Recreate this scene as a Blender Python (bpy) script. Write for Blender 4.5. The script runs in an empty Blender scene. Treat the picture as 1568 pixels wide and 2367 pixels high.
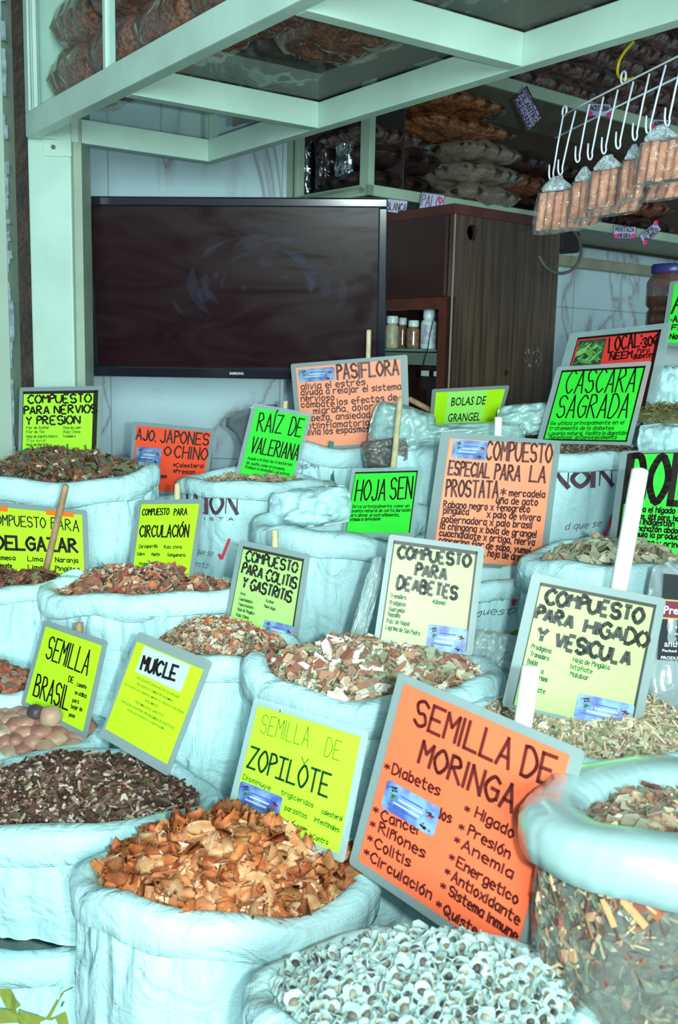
import bpy, math, random, unicodedata
from mathutils import Vector, Matrix, noise

# ---------------------------------------------------------------- camera, light
W, H, FPX = 1568.0, 2367.0, 2300.0
CAM = Vector((0, 0, 1.65))
PITCH, ROLL = math.radians(9.0), math.radians(1.3)
_f = Vector((0, math.cos(PITCH), -math.sin(PITCH)))
_u = Vector((0, math.sin(PITCH), math.cos(PITCH)))
_r = Vector((1, 0, 0))
XC = _r * math.cos(ROLL) + _u * math.sin(ROLL)
YC = _u * math.cos(ROLL) - _r * math.sin(ROLL)
sc = bpy.context.scene
COL = sc.collection

cam_data = bpy.data.cameras.new('camera')
cam = bpy.data.objects.new('camera', cam_data)
COL.objects.link(cam)
M = Matrix.Identity(4)
for i in range(3):
    M[i][0], M[i][1], M[i][2], M[i][3] = XC[i], YC[i], -_f[i], CAM[i]
cam.matrix_world = M
cam_data.sensor_fit = 'VERTICAL'
cam_data.sensor_height = 36.0
cam_data.sensor_width = 24.0
cam_data.lens = FPX / H * 36.0
cam_data.clip_start = 0.05
cam_data.dof.use_dof = True
cam_data.dof.focus_distance = 2.1
cam_data.dof.aperture_fstop = 8.0
sc.camera = cam

sc.view_settings.view_transform = 'Standard'
sc.view_settings.look = 'None'
sc.view_settings.gamma = 1
sc.view_settings.use_curve_mapping = False
sc.view_settings.exposure = 0.17

world = bpy.data.worlds.new('world')
sc.world = world
world.use_nodes = True
world.node_tree.nodes['Background'].inputs[0].default_value = (0.56, 0.78, 0.90, 1)
world.node_tree.nodes['Background'].inputs[1].default_value = 0.30


def area(name, loc, target, size, power, col):
    l = bpy.data.lights.new(name, 'AREA')
    l.shape = 'DISK'; l.size = size; l.energy = power; l.color = col
    o = bpy.data.objects.new(name, l); COL.objects.link(o)
    o.location = loc
    o.rotation_euler = (Vector(target) - Vector(loc)).to_track_quat('-Z', 'Y').to_euler()
    return o


fl = bpy.data.lights.new('camera_flash', 'SPOT')
fl.energy = 98.0; fl.color = (0.80, 1.0, 0.96); fl.shadow_soft_size = 0.02
fl.spot_size = math.radians(96); fl.spot_blend = 1.0
fo = bpy.data.objects.new('camera_flash', fl); COL.objects.link(fo)
fo.location = CAM + XC * 0.095 + YC * 0.01 + _f * 0.02
fo.rotation_euler = (_f * 3 + YC * 0.25 + XC * .1).to_track_quat('-Z', 'Y').to_euler()
area('added_fill_light', (0.5, -2.6, 2.05), (0.1, 2.6, 1.6), 1.6, 215.0, (0.76, 1.0, 0.97))  # soft fill lamp added behind the camera to brighten the far walls


# ---------------------------------------------------------------- helpers
def P(px, py, d):
    return CAM + _f * d + XC * ((px - W / 2) / FPX * d) - YC * ((py - H / 2) / FPX * d)


def ray(px, py):
    return (_f + XC * ((px - W / 2) / FPX) - YC * ((py - H / 2) / FPX))


def on_plane(px, py, p0, n):
    r = ray(px, py)
    return CAM + r * ((p0 - CAM).dot(n) / r.dot(n))


def G(px, py, z):
    return on_plane(px, py, Vector((0, 0, z)), Vector((0, 0, 1)))


def proj(p):
    v = p - CAM
    d = v.dot(_f)
    return (W / 2 + v.dot(XC) / d * FPX, H / 2 - v.dot(YC) / d * FPX)


def lin(c):
    c = c / 255.0
    return c / 12.92 if c <= 0.04045 else ((c + 0.055) / 1.055) ** 2.4


def rgb(r, g, b, k=1.0):
    return (min(1, lin(r) * k), min(1, lin(g) * k), min(1, lin(b) * k), 1)


_m = {}


def mat(name, col, rough=0.6, coat=0.0, metal=0.0, spec=0.5, trans=0.0, alpha=1.0, emis=None, noise_amt=0.0,
        noise_scale=30.0, bump=0.0, bump_scale=60.0, sss=0.0, col2=None):
    if name in _m:
        return _m[name]
    m = bpy.data.materials.new(name)
    m.use_nodes = True
    nt = m.node_tree
    b = nt.nodes['Principled BSDF']
    b.inputs['Base Color'].default_value = col
    b.inputs['Roughness'].default_value = rough
    b.inputs['Metallic'].default_value = metal
    b.inputs['Specular IOR Level'].default_value = spec
    b.inputs['Coat Weight'].default_value = coat
    b.inputs['Coat Roughness'].default_value = 0.12
    b.inputs['Transmission Weight'].default_value = trans
    b.inputs['Alpha'].default_value = alpha
    if noise_amt or bump or col2:
        tc = nt.nodes.new('ShaderNodeTexCoord')
    if noise_amt or col2:
        n = nt.nodes.new('ShaderNodeTexNoise')
        n.inputs['Scale'].default_value = noise_scale
        n.inputs['Detail'].default_value = 5
        nt.links.new(tc.outputs['Object'], n.inputs['Vector'])
        r = nt.nodes.new('ShaderNodeValToRGB')
        k = noise_amt
        c2 = col2 or (col[0] * (1 - k), col[1] * (1 - k), col[2] * (1 - k), 1)
        r.color_ramp.elements[0].position = 0.38
        r.color_ramp.elements[0].color = c2
        r.color_ramp.elements[1].position = 0.62
        r.color_ramp.elements[1].color = col
        nt.links.new(n.outputs['Fac'], r.inputs['Fac'])
        nt.links.new(r.outputs['Color'], b.inputs['Base Color'])
    if bump:
        n2 = nt.nodes.new('ShaderNodeTexNoise')
        n2.inputs['Scale'].default_value = bump_scale
        n2.inputs['Detail'].default_value = 3
        nt.links.new(tc.outputs['Object'], n2.inputs['Vector'])
        bp = nt.nodes.new('ShaderNodeBump')
        bp.inputs['Strength'].default_value = bump
        bp.inputs['Distance'].default_value = 0.01
        nt.links.new(n2.outputs['Fac'], bp.inputs['Height'])
        nt.links.new(bp.outputs['Normal'], b.inputs['Normal'])
    _m[name] = m
    return m


def film_mat(name, col, clear, rough=0.12, bump=0.3, bscale=40, translucent=0.0):
    """thin plastic film: part see-through, part milky, glossy"""
    if name in _m:
        return _m[name]
    m = bpy.data.materials.new(name); m.use_nodes = True
    nt = m.node_tree; nt.nodes.clear()
    out = nt.nodes.new('ShaderNodeOutputMaterial')
    tr = nt.nodes.new('ShaderNodeBsdfTransparent')
    tr.inputs[0].default_value = (0.97, 1, 1, 1)
    p = nt.nodes.new('ShaderNodeBsdfPrincipled')
    p.inputs['Base Color'].default_value = col
    p.inputs['Roughness'].default_value = 0.5
    p.inputs['Coat Weight'].default_value = 1.0
    p.inputs['Coat Roughness'].default_value = rough
    gl = nt.nodes.new('ShaderNodeBsdfGlossy'); gl.inputs['Roughness'].default_value = rough
    mix = nt.nodes.new('ShaderNodeMixShader'); mix.inputs[0].default_value = clear
    nt.links.new(p.outputs[0], mix.inputs[1]); nt.links.new(tr.outputs[0], mix.inputs[2])
    fr = nt.nodes.new('ShaderNodeFresnel'); fr.inputs[0].default_value = 1.16 if 'glass' in name else 1.45
    mix2 = nt.nodes.new('ShaderNodeMixShader')
    ge = nt.nodes.new('ShaderNodeNewGeometry')
    mf = nt.nodes.new('ShaderNodeMath'); mf.operation = 'SUBTRACT'; mf.use_clamp = True
    nt.links.new(fr.outputs[0], mf.inputs[0]); nt.links.new(ge.outputs['Backfacing'], mf.inputs[1])
    nt.links.new(mf.outputs[0], mix2.inputs[0])
    nt.links.new(mix.outputs[0], mix2.inputs[1]); nt.links.new(gl.outputs[0], mix2.inputs[2])
    nt.links.new(mix2.outputs[0], out.inputs[0])
    if bump:
        tc = nt.nodes.new('ShaderNodeTexCoord')
        n = nt.nodes.new('ShaderNodeTexNoise'); n.inputs['Scale'].default_value = bscale
        n.inputs['Detail'].default_value = 3; n.inputs['Distortion'].default_value = 1.2
        nt.links.new(tc.outputs['Object'], n.inputs['Vector'])
        bp = nt.nodes.new('ShaderNodeBump'); bp.inputs['Strength'].default_value = bump
        bp.inputs['Distance'].default_value = 0.012
        nt.links.new(n.outputs['Fac'], bp.inputs['Height'])
        for s in (p, gl, fr):
            nt.links.new(bp.outputs['Normal'], s.inputs['Normal'])
    _m[name] = m
    return m


def film2(name, col, clear):
    m = bpy.data.materials.new(name); m.use_nodes = True
    nt = m.node_tree; b = nt.nodes['Principled BSDF']; out = nt.nodes['Material Output']
    b.inputs['Base Color'].default_value = col; b.inputs['Roughness'].default_value = .38; b.inputs['Specular IOR Level'].default_value = .3
    tr = nt.nodes.new('ShaderNodeBsdfTransparent'); mx = nt.nodes.new('ShaderNodeMixShader'); mx.inputs[0].default_value = clear
    nt.links.new(b.outputs[0], mx.inputs[1]); nt.links.new(tr.outputs[0], mx.inputs[2]); nt.links.new(mx.outputs[0], out.inputs[0])
    return m


class MB:
    def __init__(s):
        s.v = []; s.f = []; s.mi = []; s.mats = []

    def m(s, material):
        if material not in s.mats:
            s.mats.append(material)
        return s.mats.index(material)

    def add(s, vs, fs, material=None):
        o = len(s.v)
        s.v.extend([tuple(v) for v in vs])
        k = s.m(material) if material else 0
        for f in fs:
            s.f.append([i + o for i in f]); s.mi.append(k)

    def box(s, c, ax, ay, az, material=None):
        """centre c, half-axis vectors"""
        vs = [c + ax * i + ay * j + az * k for k in (-1, 1) for j in (-1, 1) for i in (-1, 1)]
        s.add(vs, [(0, 2, 3, 1), (4, 5, 7, 6), (0, 1, 5, 4), (2, 6, 7, 3), (0, 4, 6, 2), (1, 3, 7, 5)], material)

    def beam(s, a, b, side, up, material=None):
        """rectangular bar a->b, with full-size vectors side and up measured from the line a-b"""
        vs = [a, a + side, a + side + up, a + up, b, b + side, b + side + up, b + up]
        s.add(vs, [(0, 3, 2, 1), (4, 5, 6, 7), (0, 1, 5, 4), (1, 2, 6, 5), (2, 3, 7, 6), (3, 0, 4, 7)], material)

    def tube(s, pts, r, n=8, material=None, closed_ends=True):
        pts = [Vector(p) for p in pts]
        rs = r if isinstance(r, (list, tuple)) else [r] * len(pts)
        vs = []; fs = []
        prev = None
        for i, p in enumerate(pts):
            t = (pts[min(i + 1, len(pts) - 1)] - pts[max(i - 1, 0)])
            if t.length < 1e-9:
                t = Vector((0, 0, 1))
            t.normalize()
            if prev is None:
                a = t.cross(Vector((0, 0, 1)))
                if a.length < 0.05:
                    a = t.cross(Vector((0, 1, 0)))
            else:
                a = prev - t * prev.dot(t)
            a.normalize(); prev = a
            b = t.cross(a)
            for k in range(n):
                w = 2 * math.pi * k / n
                vs.append(p + (a * math.cos(w) + b * math.sin(w)) * rs[i])
        for i in range(len(pts) - 1):
            for k in range(n):
                k2 = (k + 1) % n
                fs.append((i * n + k, i * n + k2, (i + 1) * n + k2, (i + 1) * n + k))
        if closed_ends:
            fs.append(tuple(range(n - 1, -1, -1)))
            fs.append(tuple((len(pts) - 1) * n + k for k in range(n)))
        s.add(vs, fs, material)

    def lathe(s, c, prof, n=32, material=None, sx=1, sy=1):
        vs = []; fs = []
        for r, z in prof:
            for k in range(n):
                w = 2 * math.pi * k / n
                vs.append(c + Vector((math.cos(w) * r * sx, math.sin(w) * r * sy, z)))
        for i in range(len(prof) - 1):
            for k in range(n):
                k2 = (k + 1) % n
                fs.append((i * n + k, i * n + k2, (i + 1) * n + k2, (i + 1) * n + k))
        fs.append(tuple(range(n - 1, -1, -1)))
        fs.append(tuple((len(prof) - 1) * n + k for k in range(n)))
        s.add(vs, fs, material)

    def obj(s, name, material=None, parent=None, smooth=False, bevel=0.0, mats=None):
        me = bpy.data.meshes.new(name)
        org = Vector((0, 0, 0))
        if parent is None and s.v:      # origin at the base of the thing
            n = len(s.v)
            org = Vector((sum(v[0] for v in s.v) / n, sum(v[1] for v in s.v) / n, min(v[2] for v in s.v)))
        elif parent is not None:
            org = parent.location if parent.parent is None else Vector(parent.get('_org', (0, 0, 0)))
            org = Vector(org)
        me.from_pydata([(v[0] - org.x, v[1] - org.y, v[2] - org.z) for v in s.v], [], s.f)
        ml = s.mats if s.mats and material is None else [material]
        for m_ in ml:
            me.materials.append(m_)
        if s.mats and material is None:
            me.polygons.foreach_set('material_index', s.mi)
        if smooth:
            me.polygons.foreach_set('use_smooth', [True] * len(me.polygons))
        me.update()
        o = bpy.data.objects.new(name, me)
        COL.objects.link(o)
        if parent is None:
            o.location = org
        else:
            o.parent = parent
        o['_org'] = tuple(org)
        if bevel:
            bv = o.modifiers.new('bevel', 'BEVEL'); bv.width = bevel; bv.segments = 2; bv.limit_method = 'ANGLE'
        return o


def tag(o, label=None, cat=None, group=None, kind=None):
    if label: o['label'] = label
    if cat: o['category'] = cat
    if group: o['group'] = group
    if kind: o['kind'] = kind
    return o


def empty(name, loc, label, cat, group=None):
    o = bpy.data.objects.new(name, None)
    o.empty_display_size = 0.05
    COL.objects.link(o)
    o.location = loc
    o['_org'] = tuple(loc)
    return tag(o, label, cat, group)


# ---------------------------------------------------------------- hand lettering
GLY = {
    'A': '022842 1434', 'B': '0208 ~0828373605 ~0535433202', 'C': '~472806042243', 'D': '0208 ~082846442202',
    'E': '48080242 0535', 'F': '480802 0535', 'G': '~472806042243 434525', 'H': '0802 4842 0545', 'I': '0802',
    '|': '0848 2822 0242', 'J': '~3833221203', 'K': '0802 4805 0542', 'L': '080242', 'M': '0208254842',
    'N': '02084248', 'O': '~28060422444628', 'P': '0208 ~0828373605', 'Q': '~28060422444628 2451',
    'R': '0208 ~0828373605 1542', 'S': '~4728071535432203', 'T': '0848 2822', 'U': '~0804224448', 'V': '082248',
    'W': '0812263248', 'X': '0842 4802', 'Y': '082548 2522', 'Z': '08480242',
    '0': '~28060422444628', '1': '072822', '3': '~07284725432203', '4': '3832 380444', '6': '~38060422434504',
    '2': '~07284602 0242', '8': '~25073847250422432 5'.replace(' ', ''),
    'a': '~3616041233 3632', 'b': '0802 ~0526342203', 'c': '~3516041233', 'd': '~3616041233 3832',
    'e': '0434 ~343516041232', 'f': '~38281712 0535', 'g': '~3616041233 ~36311001', 'h': '0802 ~05263532',
    'i': '0602 0707', 'j': '~161100 1717', 'k': '0802 3604 0432', 'l': '0802', 'm': '0602 ~05162522 ~25364542',
    'n': '0602 ~05263532', 'o': '~16041222342616', 'p': '0600 ~0526342203', 'q': '3630 ~3616041233',
    'r': '0602 ~052636', 's': '~352605331202', 't': '~18132232 0636', 'u': '~0603122335 3632', 'v': '061236',
    'w': '0612253246', 'x': '0632 3602', 'y': '0613 3600', 'z': '06360232',
    '*': '1317 0426 0624', '-': '0535', ':': '0303 0606', '.': '0202', ',': '0211', "'": '0807', '·': '0404',
    '"': '0807 1817', '=': '0434 0636',
}


def smooth_pl(p, n):
    if len(p) < 3:
        return p
    out = []
    cl = p[0] == p[-1]
    for i in range(len(p) - 1):
        p0 = p[i - 1] if i else (p[-2] if cl else p[0])
        p1, p2 = p[i], p[i + 1]
        p3 = p[i + 2] if i + 2 < len(p) else (p[1] if cl else p[-1])
        for k in range(n):
            t = k / n
            out.append(tuple(0.5 * (2 * p1[j] + (p2[j] - p0[j]) * t + (2 * p0[j] - 5 * p1[j] + 4 * p2[j] - p3[j]) * t * t
                                    + (3 * p1[j] - p0[j] - 3 * p2[j] + p3[j]) * t ** 3) for j in (0, 1)))
    out.append(p[-1])
    return out


def layout(text, n=5, gap=1.5):
    x = 0.0
    out = []
    for ch in text:
        if ch == ' ':
            x += 2.6; continue
        dec = unicodedata.normalize('NFD', ch)
        base = dec[0]
        g = GLY.get(base)
        if g is None:
            continue
        st = g.split()
        w = 0
        for s_ in st:
            sm = s_[0] == '~'
            if sm: s_ = s_[1:]
            pts = [(float(s_[i]), float(s_[i + 1])) for i in range(0, len(s_) - 1, 2)]
            w = max(w, max(p[0] for p in pts))
            if len(pts) == 2 and pts[0] == pts[1]:
                pts = [(pts[0][0], pts[0][1] - 0.15), (pts[0][0], pts[0][1] + 0.15)]
            if sm: pts = smooth_pl(pts, n)
            out.append(([(p[0] + x, p[1]) for p in pts], base))
        top = 8.6 if base.isupper() else 7.0
        for c in dec[1:]:
            if c == '\u0301': out.append(([(x + w / 2, top), (x + w / 2 + 1, top + 1.0)], 'ac'))
            if c == '\u0303': out.append(([(x, top), (x + w * .35, top + .5), (x + w * .7, top), (x + w, top + .5)], 'ac'))
            if c == '\u0308':
                for q in (0.2, 0.8): out.append(([(x + w * q, top), (x + w * q, top + .4)], 'ac'))
        x += w + (gap if w else gap + .3)
    return out, max(0.5, x - gap + .1)


def write(mb, mapf, text, box, th, material=None, slant=0.0, rot=0.0, stencil=False, serif=False, n=4, jit=0.0, seg=None):
    """box = x0,y0,x1,y1 in the surface's own metres (y down); mapf(x, y) -> point"""
    pl, wid = layout(text, n, 1.05 if stencil else 1.5)
    x0, y0, x1, y1 = box
    sx = (x1 - x0) / wid
    sy = (y1 - y0) / 6.0
    ca, sa = math.cos(rot), math.sin(rot)
    rnd = random.Random(text)
    for pts, base in pl:
        dx, dy = rnd.uniform(-jit, jit), rnd.uniform(-jit, jit)
        q = []
        for (fx, fy) in pts:
            X = (fx + dx) * sx + (fy - 2 + dy) * sy * slant
            Y = -(fy + dy - 2) * sy
            q.append(Vector((x0 + X * ca - Y * sa, y1 + X * sa + Y * ca)))
        segs = []
        if stencil:
            runs = [[q[0]]]
            for i in range(1, len(q)):
                runs[-1].append(q[i])
                if i < len(q) - 1:
                    a = q[i] - q[i - 1]; b = q[i + 1] - q[i]
                    if a.length > 1e-6 and b.length > 1e-6 and a.angle(b) > 0.9:
                        runs.append([q[i]])
            rr = []
            for r_ in runs:
                if len(r_) > 7:
                    h_ = len(r_) // 2
                    rr += [r_[:h_ + 1], r_[h_:]]
                else:
                    rr.append(r_)
            for r_ in rr:
                L = sum((r_[i + 1] - r_[i]).length for i in range(len(r_) - 1))
                cut = min(th * 0.30, L * 0.14)
                for e in (0, -1):
                    o_ = 1 if e == 0 else -2
                    d_ = r_[o_] - r_[e]
                    if d_.length > cut * 1.05:
                        r_[e] = r_[e] + d_.normalized() * cut
                segs.append((r_, 0.12))
        else:
            segs.append((q, 0.5))
        for r_, ext in segs:
            for i in range(len(r_) - 1):
                a, b = r_[i], r_[i + 1]
                d_ = b - a
                L = d_.length
                if L < 1e-7: continue
                d_ /= L
                t = th
                if serif and base in 'NI' and abs(d_.x) < 0.25 * abs(d_.y) and base == 'N': t = th * 0.3
                nn = Vector((-d_.y, d_.x)) * t / 2
                e0 = ext * t if (i == 0 or True) else 0
                if stencil and i > 0: e0 = t * 0.25
                e1 = ext * t
                if stencil and i < len(r_) - 2: e1 = t * 0.25
                if len(r_) > 4 and not stencil: e0 = e1 = 0.3 * t
                a2 = a - d_ * e0; b2 = b + d_ * e1
                k = 1 if not seg else max(1, int((b2 - a2).length / seg))
                vs = []
                for j in range(k + 1):
                    c = a2.lerp(b2, j / k)
                    vs += [mapf(c.x - nn.x, c.y - nn.y), mapf(c.x + nn.x, c.y + nn.y)]
                mb.add(vs, [(2 * j, 2 * j + 1, 2 * j + 3, 2 * j + 2) for j in range(k)], material)


def printed(mb, mapf, text, box, material=None, bold=0.0):
    """printed sans lettering from the built-in font"""
    cu = bpy.data.curves.new('t', 'FONT'); cu.body = text; cu.resolution_u = 2; cu.offset = bold
    ob = bpy.data.objects.new('t', cu)
    COL.objects.link(ob)
    bpy.context.view_layer.update()
    me = bpy.data.meshes.new_from_object(ob.evaluated_get(bpy.context.evaluated_depsgraph_get()))
    xs = [v.co.x for v in me.vertices]; ys = [v.co.y for v in me.vertices]
    a, b, c, d = min(xs), max(xs), min(ys), max(ys)
    x0, y0, x1, y1 = box
    vs = [mapf(x0 + (v.co.x - a) / (b - a) * (x1 - x0), y1 - (v.co.y - c) / (d - c) * (y1 - y0)) for v in me.vertices]
    mb.add(vs, [tuple(p.vertices) for p in me.polygons], material)
    bpy.data.objects.remove(ob); bpy.data.meshes.remove(me); bpy.data.curves.remove(cu)


# ---------------------------------------------------------------- flat things (signs, screens)
def curve3(p, n=6):
    out = []
    for i in range(len(p) - 1):
        a, b, c, d = p[max(i - 1, 0)], p[i], p[i + 1], p[min(i + 2, len(p) - 1)]
        for k in range(n):
            t = k / n
            out.append((b * 2 + (c - a) * t + (a * 2 - b * 5 + c * 4 - d) * t * t + (b * 3 - a - c * 3 + d) * t ** 3) * .5)
    return out + [p[-1]]


class Plane:
    """a flat sheet whose four corners are met from the photograph; orientation solved so that it is a true rectangle"""

    def __init__(s, quad, d, lean=14, wt=0.05):
        c = [sum(q[i] for q in quad) / 4 for i in (0, 1)]
        p0 = P(c[0], c[1], d)
        rays = [ray(*q) for q in quad]
        best = None
        for yi in range(-70, 71, 5):
            for pi_ in range(-50, 61, 5):
                y, p = math.radians(yi), math.radians(pi_)
                n = Vector((math.sin(y) * math.cos(p), -math.cos(y) * math.cos(p), math.sin(p)))
                k = (p0 - CAM).dot(n)
                ok = True; pts = []
                for r in rays:
                    q = r.dot(n)
                    if q > -0.2: ok = False; break
                    pts.append(CAM + r * (k / q))
                if not ok: continue
                e = [pts[(i + 1) % 4] - pts[i] for i in range(4)]
                cost = sum(e[i].normalized().dot(e[(i + 1) % 4].normalized()) ** 2 for i in range(4))
                cost += ((e[0].length - e[2].length) / e[0].length) ** 2 + ((e[1].length - e[3].length) / e[1].length) ** 2
                cost += wt * (y * y + math.radians(pi_ - lean) ** 2)
                if best is None or cost < best[0]:
                    best = (cost, n, pts)
        s.n = best[1]; s.q = best[2]
        s.w = ((s.q[1] - s.q[0]).length + (s.q[2] - s.q[3]).length) / 2
        s.h = ((s.q[3] - s.q[0]).length + (s.q[2] - s.q[1]).length) / 2
        s.c = (s.q[0] + s.q[1] + s.q[2] + s.q[3]) / 4

    def at(s, u, v, off=0.0):
        q = s.q
        return (q[0] * (1 - u) + q[1] * u) * (1 - v) + (q[3] * (1 - u) + q[2] * u) * v + s.n * off

    def uv(s, px, py):
        p = on_plane(px, py, s.c, s.n)
        u, v = 0.5, 0.5
        for _ in range(8):
            e = p - s.at(u, v)
            du = (s.at(u + .01, v) - s.at(u, v)) * 100; dv = (s.at(u, v + .01) - s.at(u, v)) * 100
            a, b, c = du.dot(du), du.dot(dv), dv.dot(dv); f, g = e.dot(du), e.dot(dv)
            D = a * c - b * b
            u += (f * c - g * b) / D; v += (a * g - b * f) / D
        return u, v

    def line(s, mb, text, spec, th, ink, opt):
        """one written line: baseline start, baseline end, cap height, all as seen in the photograph"""
        x0, y0, x1, y1, h = spec
        a = s.uv(x0, y0); b = s.uv(x1, y1); c = s.uv(x0, y0 - h)
        A_ = Vector((a[0] * s.w, a[1] * s.h)); B_ = Vector((b[0] * s.w, b[1] * s.h))
        hh = abs(a[1] - c[1]) * s.h
        L = (B_ - A_).length
        write(mb, s.map(0.0019), text, (A_.x, A_.y - hh, A_.x + L, A_.y), th, ink, rot=math.atan2(B_.y - A_.y, B_.x - A_.x), **opt)

    def map(s, off):
        return lambda x, y: s.at(x / s.w, y / s.h, off)

    def plate(s, mb, u0, v0, u1, v1, off, th, material=None, corner=0.0):
        """solid plate whose FRONT is at off"""
        if corner:
            cx, cy = corner / s.w, corner / s.h
            o = []
            for (a, b, s0) in ((u0 + cx, v0 + cy, 180), (u1 - cx, v0 + cy, 270), (u1 - cx, v1 - cy, 0), (u0 + cx, v1 - cy, 90)):
                for k in range(4):
                    w = math.radians(s0 + k * 30)
                    o.append((a + cx * math.cos(w), b + cy * math.sin(w)))
        else:
            o = [(u0, v0), (u1, v0), (u1, v1), (u0, v1)]
        n = len(o)
        vs = [s.at(a, b, off) for a, b in o] + [s.at(a, b, off - th) for a, b in o]
        mb.add(vs, [tuple(range(n - 1, -1, -1)), tuple(range(n, 2 * n))] + [(i, (i + 1) % n, n + (i + 1) % n, n + i) for i in range(n)], material)


INK = mat('black_marker_ink', rgb(28, 14, 12), rough=0.5)
INKB = mat('brown_marker_ink', rgb(95, 30, 25), rough=0.5)
INKF = mat('faded_olive_ink', rgb(60, 80, 10), rough=0.5)
INKP = mat('printed_olive_black_ink', rgb(52, 56, 16), rough=0.5)
INKG = mat('dark_green_ink', rgb(8, 50, 14), rough=0.5)
SLEEVE = film2('laminate_sleeve', rgb(138, 156, 156), .22)
SLEEVEW = film2('laminate_sleeve_clear', rgb(175, 200, 200), .5)
TAPE = mat('orange_tape', rgb(250, 110, 20), rough=0.4)
CARD = mat('business_card_print', rgb(130, 165, 200), rough=0.5, col2=rgb(70, 92, 165), noise_scale=34)
CGREEN = mat('card_green', rgb(30, 120, 70)); CRED = mat('card_red', rgb(190, 40, 50)); CDARK = mat('card_dark', rgb(40, 25, 50))
CWHITE = mat('card_white', rgb(200, 225, 240)); CBLUE = mat('card_blue', rgb(60, 80, 170))
PAPER = {
    'yellow': mat('fluorescent_yellow_paper', rgb(186, 250, 26), rough=0.5, noise_amt=0.10, noise_scale=9),
    'lemon': mat('pale_lemon_paper', rgb(166, 250, 116), rough=0.45, noise_amt=0.04, noise_scale=9),
    'lime': mat('lime_yellow_paper', rgb(174, 248, 50), rough=0.45, noise_amt=0.05, noise_scale=9),
    'green': mat('fluorescent_green_paper', rgb(55, 238, 62), rough=0.5, noise_amt=0.05, noise_scale=9),
    'orange': mat('fluorescent_orange_paper', rgb(255, 112, 72), rough=0.5, noise_amt=0.05, noise_scale=9),
    'peach': mat('peach_orange_paper', rgb(255, 150, 108), rough=0.5, noise_amt=0.05, noise_scale=9),
    'red': mat('red_orange_paper', rgb(252, 72, 26), rough=0.5, noise_amt=0.05, noise_scale=9),
    'coral': mat('coral_red_paper', rgb(252, 62, 58), rough=0.5, noise_amt=0.05, noise_scale=9),
    'label': mat('lilac_white_label_paper', rgb(170, 165, 205), rough=0.5),
    'white': mat('white_paper_patch', rgb(180, 205, 205), rough=0.5),
}
WOODST = mat('pale_dowel_wood', rgb(214, 200, 160), rough=0.6, noise_amt=0.25, noise_scale=40)
WOODBR = mat('brown_dowel_wood', rgb(176, 140, 105), rough=0.6, noise_amt=0.3, noise_scale=40)
WHITEROD = mat('white_rod', rgb(232, 240, 232), rough=0.45)


def card_part(pl, root, box, shade=1):
    u0, v0, u1, v1 = box
    mb = MB(); pl.plate(mb, u0, v0, u1, v1, 0.0022, 0.0006, corner=0.005)
    c = mb.obj('business_card', CARD, root)
    c['label'] = 'small blue business card with coloured figures'
    mb = MB()
    rnd = random.Random(3)

    def blob(cu, cv, r, m_, k):
        for _ in range(k):
            a = rnd.uniform(0, 6.28); q = r * rnd.random()
            x, y = cu + math.cos(a) * q, cv + math.sin(a) * q
            s_ = rnd.uniform(0.25, 0.6) * r
            pts = [(x + s_ * math.cos(w + a) * rnd.uniform(.6, 1), y + s_ * math.sin(w + a) * rnd.uniform(.6, 1)) for w in (0, 1.3, 2.5, 3.8, 5)]
            mb.add([pl.at(u0 + p[0] * (u1 - u0), v0 + p[1] * (v1 - v0), 0.0028) for p in pts], [(0, 1, 2, 3, 4)], m_)
    blob(0.13, 0.2, 0.09, CDARK, 7); blob(0.17, 0.42, 0.10, CGREEN, 8)
    blob(0.83, 0.35, 0.09, CDARK, 6); blob(0.85, 0.42, 0.07, CRED, 6); blob(0.84, 0.82, 0.10, CDARK, 8)
    for k, (a, b, vv) in enumerate(((.3, .72, .3), (.28, .74, .45), (.2, .7, .62), (.12, .66, .74))):
        mm = (CBLUE, CWHITE, CWHITE, CBLUE)[k]
        mb.add([pl.at(u0 + x * (u1 - u0), v0 + y * (v1 - v0), 0.0027) for x, y in ((a, vv - .02), (b, vv - .02), (b, vv + .025), (a, vv + .025))], [(0, 1, 2, 3)], mm)
    mb.obj('card_print', None, c)


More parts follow.
